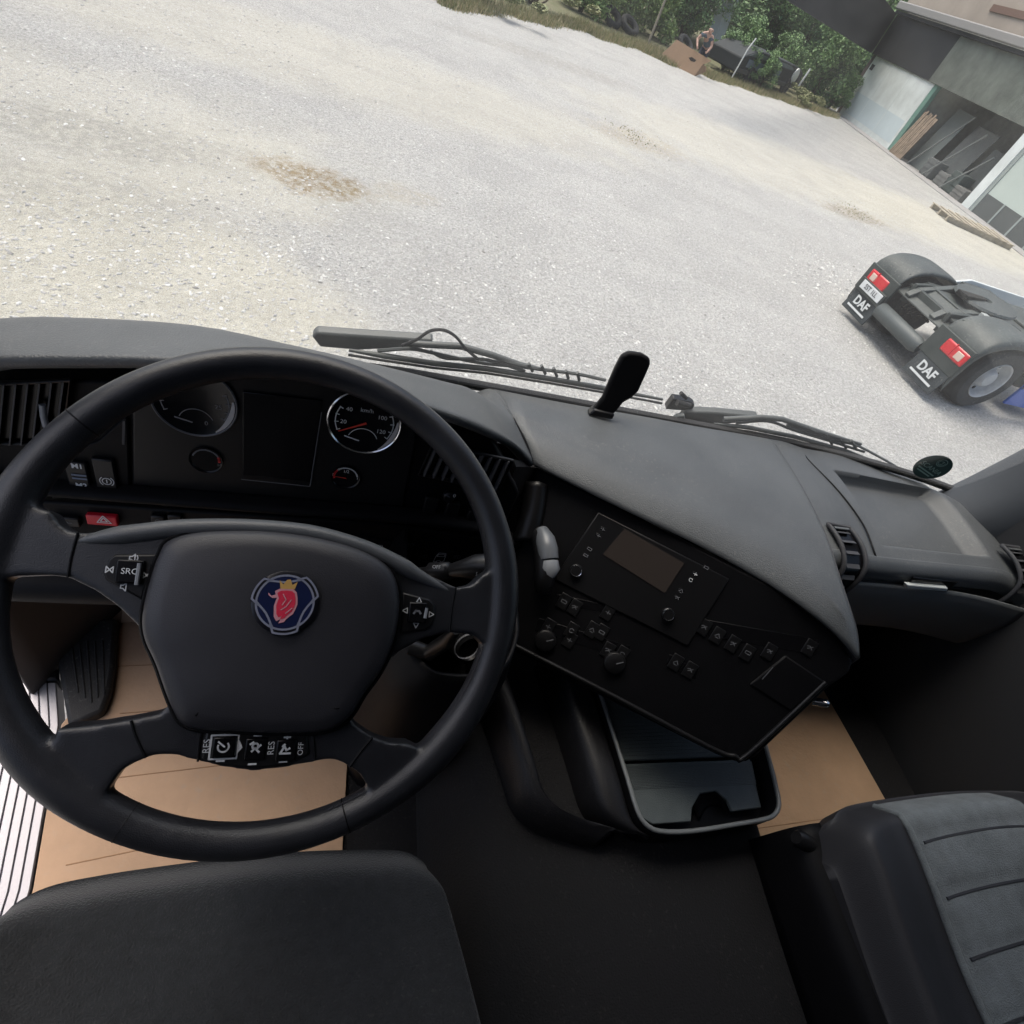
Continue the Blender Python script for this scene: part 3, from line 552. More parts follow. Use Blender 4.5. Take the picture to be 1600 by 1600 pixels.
# ================================================================== STEERING WHEEL
WC = V((-0.032, 0.284, 2.119)); WA = 0.562
PW = Plane(WC, (0, -math.sin(WA), math.cos(WA)), (1, 0, 0))
sw_ = thing('steering_wheel', 'black leather truck steering wheel with four spokes, buttons and an emblem on its hub', 'steering wheel', WC)
RR = 0.2195
ring, rads = [], []
for i in range(120):
    t = 2 * math.pi * i / 120; ring.append(WC + (PW.r * math.cos(t) + PW.u * math.sin(t)) * RR)
    a = math.degrees(t) % 360
    g = sum(math.exp(-((((a - c + 180) % 360) - 180) / 16.0) ** 2) for c in (172, 2, 222, 318)); rads.append(0.0155 + 0.0025 * min(1, g))
rim_geo = tube_geo(ring, rads, 20, True, 1.0, PW.n)
for c in ((777, 845), (192, 1292), (536, 1258), (105, 640)):
    p = PW.at(*c); d = (p - WC).normalized(); t = PW.n.cross(d)
    q = WC + d * RR; rr = 0.0150
    tube('rim_seam', [q + (d * math.cos(a) + PW.n * math.sin(a)) * rr for a in np.linspace(0, 2 * math.pi, 24, endpoint=False)], 0.0009, BLACK, sw_, 5, True)
st = []
for i in range(150):
    t = RAD(-72 + i * 0.62); d = PW.r * math.cos(t) + PW.u * math.sin(t); e = PW.n.cross(d)
    q = WC + d * (RR - 0.0148) + PW.n * 0.0078; st.append([q - e * 0.0008 + d * .0006, q + e * 0.0008 - d * .0006])
tag(tubes('stitching', st, 0.0005, mat('black_thread', (0.05, 0.05, 0.055), 0.5), sw_, 4), kind='stuff')
frame_px = [(38, 785), (79, 800), (92, 820), (110, 831), (131, 833), (200, 822), (280, 814), (380, 814), (480, 822), (560, 843), (620, 868), (660, 893), (700, 912), (716, 919), (738, 914), (755, 898), (775, 880), (782, 1010), (752, 1004), (741, 993), (702, 988), (662, 998), (623, 1019), (592, 1048), (568, 1075), (545, 1106), (543, 1117), (557, 1135), (571, 1145), (584, 1153), (610, 1162), (640, 1163), (672, 1178), (600, 1258), (576, 1232), (562, 1210), (547, 1199), (530, 1190), (513, 1187), (481, 1193), (435, 1202), (390, 1205), (350, 1200), (300, 1188), (281, 1182), (256, 1180), (237, 1182), (212, 1192), (187, 1206), (177, 1222), (150, 1262), (84, 1212), (85, 1140), (108, 1138), (157, 1133), (210, 1124), (249, 1116), (265, 1100), (260, 1077), (247, 1029), (226, 990), (184, 948), (147, 922), (105, 902), (79, 899), (34, 905)]
_rim = {(38, 785), (775, 880), (782, 1010), (672, 1178), (600, 1258), (150, 1262), (84, 1212), (34, 905)}
frame_pts = [WC + (PW.at(*q) - WC).normalized() * (RR - 0.001) + PW.n * 0.0105 if q in _rim else PW.at(*q, 0.0105) for q in frame_px]
_k = len(frame_pts); _o = len(rim_geo[0]); _top = frame_pts; _bot = [p - PW.n * 0.025 for p in frame_pts]
_fs = [list(range(_o, _o + _k)), list(range(_o + 2 * _k - 1, _o + _k - 1, -1))] + [[_o + i, _o + i + _k, _o + (i + 1) % _k + _k, _o + (i + 1) % _k] for i in range(_k)]
rimo = mesh('rim', rim_geo[0] + _top + _bot, [tuple(f) for f in rim_geo[1]] + [tuple(f) for f in _fs], LEATHER, sw_, sharp=180)
_r = rimo.modifiers.new('blend', 'REMESH'); _r.mode = 'VOXEL'; _r.voxel_size = 0.0022; _r.use_smooth_shade = True
_s = rimo.modifiers.new('soft', 'SMOOTH'); _s.factor = 0.5; _s.iterations = 14
hub_px = [(262, 846), (300, 833), (360, 829), (430, 831), (500, 841), (560, 858), (600, 880), (618, 905), (624, 940), (620, 980), (608, 1020), (590, 1055), (568, 1085), (550, 1115), (528, 1134), (495, 1143), (430, 1144), (360, 1141), (310, 1138), (284, 1128), (270, 1105), (258, 1075), (244, 1035), (228, 1000), (223, 970), (228, 935), (240, 890), (250, 865)]
hubo = [PW.at(x, y, 0.015) for x, y in hub_px]; hubo = catmull(hubo, 3, True)
dome('airbag_cover', hubo, PW.n, 0.0, 0.016, HUBM, sw_, depth=0.012)
tube('cover_gap', [p - PW.n * 0.002 for p in [WC + (q - WC) * 1.012 for q in hubo]], 0.0022, BLACK, sw_, 6, True)
tube('lower_crease', catmull([PW.at(x, y, 0.0285) for x, y in ((305, 1118), (325, 1106), (400, 1106), (480, 1110), (530, 1106))], 4), 0.0012, BLACK, sw_, 5)
tube('hub_trim', catmull([PW.at(x, y, 0.008) for x, y in ((120, 846), (160, 840), (220, 833), (285, 826), (380, 825), (480, 833), (560, 854), (615, 878), (655, 900), (705, 925))], 4), [0.0085 * min(1, .25 + i / 8, .25 + (36 - i) / 8) for i in range(37)], mat('hub_trim_lit_grey', (0.075, 0.080, 0.086), 0.36, 0.2, 900, 0.12, 12), sw_, 12, nrm=PW.n)  # same plastic as the hub; light on its top put into the paler grey
for q in (((122, 832), (112, 868), (106, 902)), ((712, 918), (706, 950), (702, 988)), ((205, 1126), (212, 1150), (228, 1184)), ((582, 1152), (565, 1172), (546, 1198))):
    tube('joint_line', catmull([PW.at(*p, 0.0108) for p in q], 4), 0.0011, BLACK, sw_, 5)
# emblem
BP = Plane(PW.at(446, 941, 0.0325), PW.n, (1, 0, 0)); rollang = 0.0
bd = lathe('emblem', BP.p0, BP.n, [(0, 0.0), (0.0275, 0.0), (0.0275, 0.0014), (0.026, 0.0022), (0, 0.0022)], mat('emblem_black', (0.008, 0.008, 0.012), 0.3), sw_, 40)
BLUE = mat('emblem_blue', (0.008, 0.014, 0.055), 0.3); LAV = mat('emblem_silver', (0.34, 0.36, 0.46), 0.35, metal=0.3); EMR = mat('emblem_red', (0.65, 0.03, 0.07), 0.4); GOLD = mat('emblem_gold', (0.55, 0.33, 0.10), 0.4); PINK = mat('emblem_pink', (0.60, 0.28, 0.32), 0.45)
def flat(name, L, m, off, parent=bd, sc=1.0, org=(0, 0)):
    vs = [BP.loc(a * sc + org[0], b * sc + org[1], off) for a, b in L]; return mesh(name, vs, [list(range(len(L)))], m, parent, smooth=False)
R_ = 0.0235
flat('field', arc(R_, 0, 360, 48)[:-1], BLUE, 0.0024)
def lobe(c, s):  # three capped bosses of the ring
    return [(1.16 * R_ * math.cos(RAD(c + k)), 1.16 * R_ * math.sin(RAD(c + k))) for k in np.linspace(-21, 21, 9)]
E1 = []
for c in (35, 155, 275): E1 += [lobe(c, 1), [lobe(c, 1)[0], (R_ * 0.92 * math.cos(RAD(c - 33)), R_ * 0.92 * math.sin(RAD(c - 33)))], [lobe(c, 1)[-1], (R_ * 0.92 * math.cos(RAD(c + 33)), R_ * 0.92 * math.sin(RAD(c + 33)))]]
lobes = []
for c in (35, 155, 275):
    lb = [(1.22 * R_ * math.cos(RAD(c + k)), 1.22 * R_ * math.sin(RAD(c + k))) for k in np.linspace(-25, 25, 9)] + [(0.9 * R_ * math.cos(RAD(c + 30)), 0.9 * R_ * math.sin(RAD(c + 30))), (0.9 * R_ * math.cos(RAD(c - 30)), 0.9 * R_ * math.sin(RAD(c - 30)))]
    slab('boss', [BP.loc(a, b, 0.0023) for a, b in lb], BP.n, 0.003, MATS['emblem_black'], bd)
for c in (95, 215, 335):   # inner bows between the bosses
    E1.append([(R_ * r * math.cos(RAD(c + k)), R_ * r * math.sin(RAD(c + k))) for k, r in ((-36, 1.02), (-27, .90), (-14, .79), (0, .75), (14, .79), (27, .90), (36, 1.02))])
E1.append(arc(R_, 0, 360, 48)); lines('ring', BP, E1, 0.0017, LAV, bd, 0.0027)
gri = [(-.62, .34), (-.50, .22), (-.36, .28), (-.40, .40), (-.24, .50), (.02, .52), (.22, .50), (.34, .40), (.40, .18), (.42, -.06), (.36, -.26), (.30, -.42), (.20, -.50), (.08, -.62), (.02, -.72), (-.16, -.78), (-.10, -.62), (-.24, -.70), (-.34, -.54), (-.36, -.34), (-.38, -.14), (-.34, .04), (-.30, .16), (-.46, .14), (-.60, .24)]
flat('griffin_edge', [(a * 1.0 * R_ + (a > 0) * .0003, b * R_) for a, b in gri], PINK, 0.0029)
flat('griffin_head', [((a + .02) * .82 * R_, (b + .05) * .82 * R_ - .0006) for a, b in gri[2:-2]], EMR, 0.0032)
flat('crown', [(a * R_, b * R_) for a, b in ((-.22, .50), (-.28, .82), (-.14, .66), (-.02, .84), (.10, .86), (.18, .66), (.36, .78), (.28, .50))], GOLD, 0.0030)
lines('griffin_feathers', BP, [[(-.1 * R_, .3 * R_), (.02 * R_, .1 * R_), (-.1 * R_, -.1 * R_)], [(.2 * R_, .1 * R_), (.05 * R_, -.15 * R_), (-.12 * R_, -.28 * R_)], [(.26 * R_, -.2 * R_), (.05 * R_, -.4 * R_)]], 0.0009, PINK, bd, 0.0035)
# button pads
def pad_(px, name='button_pad', off=0.0125): return slab(name, PW.pts(px, off), PW.n, 0.008, SATIN, sw_, 0.002)
lp_ = pad_([(178, 866), (246, 866), (222, 938), (164, 906), (160, 895), (168, 874)])
def wbox(c, w, h, m, parent, off=0.014, t=0.006, bev=0.0015): return box('button', PW.at(*c, off), (w, h, t), m, parent, bev, (PW.r, PW.u, PW.n))
wbox((203, 893), 0.020, 0.020, GLOSSB, lp_)
text('lettering', 'SRC', PW.at(202, 893, 0.0175), PW.r, PW.u, 0.007, MARK, lp_)
def sym(c, L, parent, off=0.0132, w=0.0009, sc=0.85, m=MARK): return lines('symbol', PW, L, w, m, parent, 0, PW.at(*c, off), sc)
spk = [[(-.003, -.0015), (-.001, -.0015), (.0015, -.004), (.0015, .004), (-.001, .0015), (-.003, .0015), (-.003, -.0015)]]
sym((208, 872), spk + [arc(.004, -40, 40, 5)], lp_); sym((194, 917), spk, lp_); sym((171, 890), [[(-.003, -.003), (-.003, .003), (.003, -.003), (.003, .003), (-.003, -.003)]], lp_); sym((229, 899), [[(-.003, -.003), (-.003, .003), (.003, -.003), (.003, .003), (-.003, -.003)]], lp_)
tube('button_edge', [PW.at(218, 880, .0175), PW.at(213, 914, .0175)], 0.0016, SILV, lp_, 6)
rp_ = pad_([(629, 925), (672, 936), (680, 945), (681, 962), (676, 977), (665, 985), (625, 990)])
wbox((652, 957), 0.018, 0.020, GLOSSB, rp_)
tri = [[(-.003, -.0025), (.003, -.0025), (0, .003), (-.003, -.0025)]]
for c, r in (((655, 938), 0), ((650, 977), 180), ((633, 954), 90), ((674, 960), -90)):
    cs, sn = math.cos(RAD(r)), math.sin(RAD(r)); sym(c, [[(x * cs - y * sn, x * sn + y * cs) for x, y in tri[0]]], rp_)
sym((652, 956), [[(-.004, -.002), (-.002, .001), (.002, .001), (.004, -.002)]], rp_, 0.0175, 0.002, m=MARKD); tube('button_edge', [PW.at(667, 950, .0175), PW.at(664, 966, .0175)], 0.0016, SILV, rp_, 6)
bp_ = pad_([(322, 1141), (480, 1145), (484, 1180), (440, 1198), (392, 1202), (340, 1196), (314, 1186)], 'button_strip')
def rect(w, h): return [[(-w, -h), (w, -h), (w, h), (-w, h), (-w, -h)]]
sym((350, 1167), rect(.0125, .0115), bp_, w=.0015); wbox((350, 1167), 0.018, 0.018, GLOSSB, bp_, .014, .004); sym((349, 1167), [arc(.005, -200, 40, 14), [(-.005, .005), (.001, 0)]], bp_, 0.0166, 0.0014)
mesh('arrow', [PW.at(366, 1150, .0133), PW.at(374, 1156, .0133), PW.at(379, 1168, .0133), PW.at(368, 1180, .0133), PW.at(365, 1180, .0133)], [(0, 1, 2, 3, 4)], MARK, bp_); mesh('arrow', [PW.at(347, 1152, .0133), PW.at(353, 1143, .0133), PW.at(361, 1152, .0133)], [(0, 1, 2)], MARK, bp_)
text('lettering', 'RES', PW.at(323, 1166, .0133), PW.u, -PW.r, 0.0075, MARK, bp_)
text('lettering', 'RES', PW.at(424, 1169, .0133), PW.u, -PW.r, 0.0075, MARK, bp_); text('lettering', 'OFF', PW.at(470, 1170, .0133), PW.u, -PW.r, 0.0065, MARK, bp_)
for c in ((344, 1189), (394, 1194), (442, 1190), (403, 1149)): sym(c, [[(-.0035, 0), (.0035, 0)]], bp_, w=.0016)
sym((449, 1152), [[(-.003, 0), (.003, 0)], [(0, -.003), (0, .003)]], bp_, w=.0014)
wbox((399, 1170), 0.017, 0.019, GLOSSB, bp_, .013, .003); wbox((447, 1172), 0.017, 0.019, GLOSSB, bp_, .013, .003)
sym((399, 1166), [arc(.0028, 0, 360, 10), [(-.003, -.005), (0, -.002), (.004, -.006)], [(-.005, .002), (-.002, .004)], [(.003, -.001), (.005, .001)]], bp_, 0.0152, 0.0017)
sym((446, 1171), [[(-.005, -.004), (-.001, .003), (.001, -.001), (.004, .001)], [(-.005, -.004), (.005, -.004)], [(-.003, .003), (-.001, .005)]], bp_, 0.0152, 0.0017)
tube('bezel_line', catmull([PW.at(x, y, 0.011) for x, y in ((309, 1190), (314, 1150), (320, 1141))], 3), 0.001, BLACK, sw_, 5); tube('bezel_line', [PW.at(489, 1142, .011), PW.at(492, 1186, .011)], 0.0012, BLACK, sw_, 5)

# ================================================================== STEERING COLUMN with stalks
colm = thing('steering_column', 'dark steering column behind the wheel with black control stalk on its right', 'steering column', (-0.03, 0.6, 1.5))
axd = -PW.n
surf('column_shroud', [[WC + axd * d + PW.r * x * w + PW.u * u * w for x, u in ((0, .62), (.8, .5), (1, 0), (.9, -.7), (0, -.95), (-.9, -.7), (-1, 0), (-.8, .5), (0, .62))] for d, w in ((0.03, 0.035), (0.055, 0.055), (0.10, 0.062), (0.20, 0.06), (0.34, 0.055), (0.5, 0.06))], SATIN, colm, 4, 0.003)
stalk = tube('control_stalk', [aty(635, 896, 0.40), aty(668, 893, 0.385), aty(672, 893, .385), aty(700, 892, 0.378), aty(706, 892, .377), aty(722, 889, 0.372), aty(745, 886, 0.368), aty(775, 884, 0.365), aty(795, 884, .364)], [0.006, 0.0065, 0.012, 0.012, .0095, 0.0115, 0.0165, 0.0165, 0.012], SATIN, colm, 14)
text('lettering', 'OFF', aty(682, 886, 0.365), (1, 0, 0), PW.u, 0.006, MARK, stalk); text('lettering', 'D', aty(747, 898, 0.352), (1, 0, 0), PW.u, 0.008, MARKD, stalk)
tube('retarder_stalk', [aty(640, 1010, 0.36), aty(670, 1020, 0.35), aty(700, 1000, 0.34), aty(712, 985, .335)], [.012, .012, .011, .006], SATIN, colm, 12)
ig = lathe('ignition_lock', aty(730, 1010, 0.42), (0.2, -0.75, 0.5), [(0.0, -.02), (0.030, -0.02), (0.028, 0.008), (0.022, 0.012), (0.018, 0.006), (0, 0.006)], SATIN, colm, 28)
lathe('lock_ring', aty(730, 1010, 0.405), (0.2, -0.75, 0.5), [(0.022, 0.0), (0.0235, 0.002), (0.025, 0)], MARKD, ig, 28)
# ================================================================== SEATS
def seat(name, label, cx, hw, yf, z0, mtop, mside, panel=None, tilt=0.05, fx=0.0):
    t = thing(name, label, 'seat', (cx, -0.25, FLOORZ))
    bx('seat_base', (cx - 0.19, -0.50, FLOORZ), (cx + 0.19, 0.0, z0 - 0.16), BLACK, t, 0.02)
    L = 0.56
    def f(u, v):   # u -1..1 across, v 0..1 front to back
        e = abs(u); x = cx + u * (hw + fx * v) ; y = yf - L * v - (0.016 * e ** 2 + 0.055 * e ** 11) * (1 - v) 
        side = smooth01((e - 0.62) / 0.30) * 0.022 - smooth01((e - 0.90) / 0.10) ** 1.5 * 0.075
        fr = -(1 - smooth01(v / 0.10)) ** 2 * 0.065
        z = z0 - tilt * v + side + fr + 0.008 * math.sin(v * 9) * math.exp(-e * 2) + 0.004 * math.sin(7 * u + 5 * v) + 0.003 * math.sin(11 * v - 4 * u) * math.sin(3 * u + 1)
        return V((x, y, z))
    nx, ny = 64, 44; vs = []
    us = [math.sin((i / nx - 0.5) * math.pi) for i in range(nx + 1)]; vv = [(1 - math.cos(j / ny * math.pi / 2)) for j in range(ny + 1)]
    top = [[f(u, v) for u in us] for v in vv]
    rows = [[p + V((0, -0.03, -0.12)) for p in top[0]], [p + V((0, -0.006, -0.05)) for p in top[0]]] + top
    rows = [[V((r[0].x + .004, r[0].y, r[0].z - .10))] + r + [V((r[-1].x - .004, r[-1].y, r[-1].z - .10))] for r in rows]
    n = len(rows[0]); vs = [p for r in rows for p in r]
    fs = [(j * n + i, j * n + i + 1, (j + 1) * n + i + 1, (j + 1) * n + i) for j in range(len(rows) - 1) for i in range(n - 1)]
    mesh('cushion', vs, fs, mtop if panel is None else mside, t, sharp=80)
    if panel:
        u0, u1 = panel; pu = np.linspace(u0, u1, 40); pv = np.linspace(0.0, 1.0, 60)
        def quilt(u, v):
            s = abs(math.sin((v * 6.5 + 0.15) * math.pi)); q = 0.004 * min(1, s * 2.2)
            eg = min(1, (u - u0) / 0.06, (u1 - u) / 0.06); return f(u, v) + V((0, 0, 0.003 + (q + 0.004) * math.sqrt(max(0, eg))))
        ps = [quilt(u, 0.015 + v * 0.98) for v in pv for u in pu]
        mesh('fabric_panel', ps, [(j * 40 + i, j * 40 + i + 1, (j + 1) * 40 + i + 1, (j + 1) * 40 + i) for j in range(59) for i in range(39)], mtop, t, sharp=80)
        for k in range(1, 7):
            v = (k - 0.15) / 6.5
            tube('panel_seam', [f(u, 0.015 + v * .98 + 0.03 * u * u) + V((0, 0, 0.0085)) for u in np.linspace(u0 + .03, u1 - .03, 16)], 0.0030, SEATS, t, 5)
        tube('piping', [f(u0 - 0.02, v) + V((0, 0, 0.004)) for v in np.linspace(0.02, 1, 24)], 0.006, mtop, t, 8)
    # backrest
    br = []
    for h, y, w in ((0.0, -0.40, .95), (0.12, -0.43, 1.0), (0.35, -0.47, 1.0), (0.55, -0.52, .92), (0.66, -0.56, .72), (0.70, -0.62, .5)):
        br.append([V((cx + hw * w * u, y - 0.02 + 0.035 * u * u, z0 - 0.02 + h)) for u in (-1, -.8, -.4, 0, .4, .8, 1)])
    surf('backrest', br, mtop, t, 3, 0.08)
    return t, f
ds, _f = seat('driver_seat', 'black fabric driver seat cushion below the steering wheel', -0.055, 0.262, 0.135, 1.735, SEATB, SEATS, fx=0.16)
psx, _f = seat('passenger_seat', 'grey fabric passenger seat cushion with stitched panels and dark side bolster', 1.27, 0.345, 0.130, 1.735, SEATL, SEATS, panel=(-0.52, 0.52))
surf('side_trim', [[V((0.905 + a, y, z)) for a, z in ((0.05, 1.66), (0.02, 1.655), (0.0, 1.62), (0.0, 1.50))] for y in (0.10, 0.0, -0.2, -0.42)], BLACK, psx, 4, 0.006)
for y, r in ((0.085, 0.016),):
    lathe('adjuster_knob', (0.895 + (0.10 - y), y - .01, 1.650), (-1, 0.4, 0.3), [(0, -.02), (r, -.02), (r, 0.012), (r * .7, .02), (0, 0.02)], SATIN, psx, 24)
tube('adjuster_lever', [atz(1262, 1300, 1.56), atz(1278, 1306, 1.57), atz(1305, 1318, 1.60)], [0.008, 0.012, 0.010], mat('lever_grey', (0.16, 0.17, 0.18), 0.45), psx, 10)

# ================================================================== STORAGE BOX on the tunnel
BZ = 1.60; PB = Plane((0.75, 0.2, BZ), (0, 0, 1), (1, 0, 0))
cb = thing('console_box', 'black storage box between the seats with shiny ribbed lid in a raised rim', 'storage box', (0.75, 0.25, 1.5))
out_px = [(905, 985), (925, 1058), (950, 1135), (975, 1215), (990, 1265), (1004, 1290), (1028, 1303), (1080, 1303), (1150, 1292), (1195, 1284), (1214, 1276), (1221, 1258), (1215, 1225), (1205, 1185), (1190, 1130), (1170, 1060)]
outl = catmull(PB.pts(out_px), 3, True)
c0 = sum(outl, V()) / len(outl)
inn = [c0 + (p - c0) * 0.93 for p in outl]; k = len(outl)
vs = [V((p.x, p.y, 1.49)) + (p - c0) * 0.02 for p in outl] + [p + (c0 - p) * 0.0 + V((0, 0, -0.012)) for p in outl] + [c0 + (p - c0) * 0.985 for p in outl] + [c0 + (p - c0) * 0.955 for p in outl] + [c0 + (p - c0) * 0.94 + V((0, 0, -0.006)) for p in outl] + [c0 + (p - c0) * 0.925 + V((0, 0, -0.045)) for p in outl]
mesh('box_body', vs, [(r * k + i, r * k + (i + 1) % k, (r + 1) * k + (i + 1) % k, (r + 1) * k + i) for r in range(5) for i in range(k)] + [tuple(range(5 * k, 6 * k))], BLACK, cb, sharp=50)
tube('rim_strip', [c0 + (p - c0) * 0.965 + V((0, 0, 0.001)) for p in outl], 0.0045, mat('grey_satin_rim', (0.16, 0.17, 0.175), 0.3), cb, 8, True)
LID = mat('lid_satin', (0.07, 0.084, 0.088), 0.46, 0.3, 500, 0.1, 40)
LP_ = Plane((0.75, 0.2, BZ - 0.022), (0, 0, 1), (1, 0, 0))
l1 = slab('rear_lid', LP_.pts([(972, 1194), (1172, 1186), (1190, 1262), (1144, 1268), (1136, 1250), (1118, 1236), (1094, 1240), (1082, 1262), (1080, 1284), (1020, 1288), (1004, 1278), (992, 1252)]), (0, 0, 1), 0.008, LID, cb, 0.002)
l2 = slab('front_lid', LP_.pts([(968, 1189), (1169, 1181), (1150, 1080), (1120, 1000), (920, 1005), (945, 1100)]), (0, 0, 1), 0.008, LID, cb, 0.002)
rb = []
for i in range(30):
    t = (i + 0.5) / 30
    for A, B, C2, D in (((968, 1189), (1169, 1181), (925, 1020), (1124, 1010)),):
        rb.append([LP_.at(A[0] + (C2[0] - A[0]) * t, A[1] + (C2[1] - A[1]) * t, 0.0003), LP_.at(B[0] + (D[0] - B[0]) * t, B[1] + (D[1] - B[1]) * t, 0.0003)])
tag(tubes('lid_ribs', rb, 0.0014, LID, l2, 4), kind='stuff')
rb = []
for i in range(15):
    t = (i + 0.3) / 16; y = 1198 + 62 * t * 0.62
    rb.append([LP_.at(975 + 18 * t, y, 0.0003), LP_.at(1174 + 8 * t, y - 8, 0.0003)])
tag(tubes('lid_ribs', rb, 0.0014, LID, l1, 4), kind='stuff')
surf('finger_cup', [[LP_.at(x, y, -0.002), LP_.at(x + 5, y + 12, -0.014), LP_.at(x + 10, y + 24, -0.02)] for x, y in ((1082, 1258), (1092, 1240), (1106, 1234), (1120, 1238), (1132, 1252))], BLACK, cb, 3, 0.002)
# moulded upright with a deep cup pocket left of the box
pk = catmull([atz(778, 1045, 1.63), atz(784, 1068, 1.62), atz(800, 1112, 1.61), atz(822, 1180, 1.60), atz(838, 1232, 1.59), atz(866, 1262, 1.585), atz(905, 1280, 1.58), atz(960, 1296, 1.575)], 4)
bxl = catmull([atz(905, 1000, 1.60), atz(925, 1058, 1.60), atz(950, 1135, 1.60), atz(975, 1215, 1.60), atz(988, 1262, 1.597), atz(996, 1284, 1.594), atz(1006, 1298, 1.59), atz(1020, 1308, 1.585)], 4)
rows = []
for a_, b_ in zip(pk, bxl):
    def mixp(t_, dz): p = a_.lerp(b_, t_); return V((p.x, p.y, p.z + dz))
    q = smooth01((a_.y - 0.13) / 0.05)
    rows.append([V((a_.x - .030, a_.y - .022, 1.49)), V((a_.x - .024, a_.y - .016, 1.55)), V((a_.x - .012, a_.y - .008, a_.z - .010)), a_ + V((0, 0, .002)), mixp(.07, -.002), mixp(.16, -.05 * q), mixp(.25, -.10 * q), mixp(.45, -.105 * q), mixp(.56, -.09 * q), mixp(.64, -.03 * q), mixp(.70, -.004), mixp(.80, 0), mixp(.93, -.003), mixp(.99, -.02)])
surf('cup_pocket', rows, mat('console_moulding', (0.010, 0.010, 0.012), 0.45, 0.3, 500, 0.2, 12, spec=0.35, dust=0.12), cb, 2, 0.003)
# ================================================================== CARDBOARD on the floor
PF = Plane((0, 0, FLOORZ), (0, 0, 1), (1, 0, 0))
def sheet(name, label, pts, z, folds=()):
    t = thing(name, label, 'cardboard', pts[0])
    slab('sheet', [V((p.x, p.y, z)) for p in pts], (0, 0, 1), 0.005, CARD, t, 0.001)
    for a, b in folds: tube('fold_line', [a, b], 0.0012, mat('cardboard_crease', (0.30, 0.18, 0.10), 0.9), t, 5)
    return t
zc = FLOORZ + 0.004
sheet('floor_cardboard', 'flattened brown cardboard covering the floor under the pedals and steering wheel', [V((sillx(-.25) + .004, -0.25, 0)), V((sillx(-.1) + .004, -0.1, 0)), V((sillx(.17) + .004, 0.17, 0)), V((sillx(.44) + .004, 0.44, 0)), V((-0.42, 0.50, 0)), V((-0.42, 0.70, 0)), V((0.06, 0.80, 0)), V((0.10, 0.70, 0)), V((0.10, -0.25, 0))], zc,
      [(V((-0.35, 0.46, zc)), V((0.09, 0.49, zc))), (V((-0.36, 0.20, zc)), V((-0.05, 0.24, zc))), (V((-.38, .56, zc)), V((.09, .59, zc))), (V((-.36, .335, zc)), V((.09, .37, zc)))])
slabc = thing('footwell_cardboard', 'brown cardboard bent up against the front of the driver footwell', 'cardboard', (-0.2, 0.72, zc))
surf('sheet', [[V((x, y0, FLOORZ + .008)), V((x, y0 + 0.03, FLOORZ + 0.05)), V((x, y0 + 0.08, FLOORZ + 0.28))] for x, y0 in ((-0.40, 0.66), (-0.2, 0.68), (0.0, 0.70), (0.09, 0.71))], CARD, slabc, 3, 0.005)
sheet('floor_cardboard', 'brown cardboard sheet in the passenger footwell beside the storage box', [V((1.03, 0.02, 0)), V((1.03, 0.60, 0)), V((1.55, 0.62, 0)), V((1.60, 0.10, 0)), V((1.5, 0.0, 0)), V((1.2, 0.03, 0))], zc, [(V((1.05, 0.14, zc)), V((1.55, 0.15, zc)))])

# ================================================================== WIPERS, NOZZLE, HOLDER
PWI = Plane((0.3, 0.975, 1.92), (0, -1, -0.2), (1, 0, 0))
def wiper(label, cover, arm, blade, hose, claws):
    t = thing('windscreen_wiper', label, 'wiper', PWI.at(*arm[0]), 'windscreen wipers')
    M_ = mat('wiper_grey', (0.075, 0.082, 0.082), 0.5, 0.2, 300)
    slab('arm_cover', PWI.pts(cover, 0.0), PWI.n, 0.022, M_, t, 0.005)
    tube('arm', PWI.pts(arm, 0.012), [0.007] * (len(arm) - 1) + [0.004], M_, t, 8)
    tube('blade_spine', PWI.pts(blade, 0.022), [0.003] + [0.006] * (len(blade) - 2) + [0.003], M_, t, 8)
    tube('blade_rubber', [p + V((0, -0.006, -0.007)) for p in PWI.pts(blade, 0.022)], 0.0045, RUBBER, t, 6, squash=.6)
    if hose: tube('washer_hose', catmull(PWI.pts(hose, 0.018), 5), 0.0032, RUBBER, t, 6)
    for c in claws: tube('claw', catmull(PWI.pts(c, 0.016), 4), 0.0038, M_, t, 6)
    return t
wiper('left wiper lying along the foot of the windscreen with a looped hose', [(487, 527), (494, 520), (545, 524), (640, 530), (676, 532), (676, 537), (640, 544), (560, 548), (500, 543)],
      [(640, 537), (720, 541), (770, 555), (812, 570), (850, 578)], [(545, 547), (600, 556), (680, 568), (760, 576), (860, 592), (940, 606), (1035, 624)], [(628, 540), (652, 530), (672, 517), (694, 516), (712, 526), (728, 545), (748, 562)],
      [[(590, 548), (640, 545), (680, 552), (745, 566), (800, 572)], [(672, 549), (700, 560), (760, 562), (820, 580)], [(780, 562), (840, 576), (900, 584), (946, 594)], [(826, 568), (832, 580)], [(846, 571), (852, 584)], [(865, 575), (870, 588)], [(884, 579), (888, 591)], [(902, 582), (905, 594)]])
wiper('right wiper resting low across the passenger side of the windscreen', [(1056, 664), (1072, 644), (1120, 646), (1185, 652), (1185, 658), (1130, 664), (1080, 668)],
      [(1130, 655), (1190, 652), (1222, 655), (1260, 668), (1290, 678), (1345, 694)], [(1115, 662), (1170, 668), (1240, 682), (1320, 704), (1375, 726), (1428, 748)], None,
      [[(1150, 661), (1200, 658), (1240, 672), (1300, 690), (1350, 706)], [(1262, 668), (1300, 686), (1334, 694)], [(1230, 664), (1290, 684), (1330, 692), (1385, 720), (1410, 736)], [(1290, 678), (1300, 694)], [(1312, 686), (1322, 700)], [(1330, 688), (1338, 702)]])
pv = thing('wiper_pivot', 'pale bracket joining the foot of the right wiper to the scuttle', 'bracket', PWI.at(1056, 660))
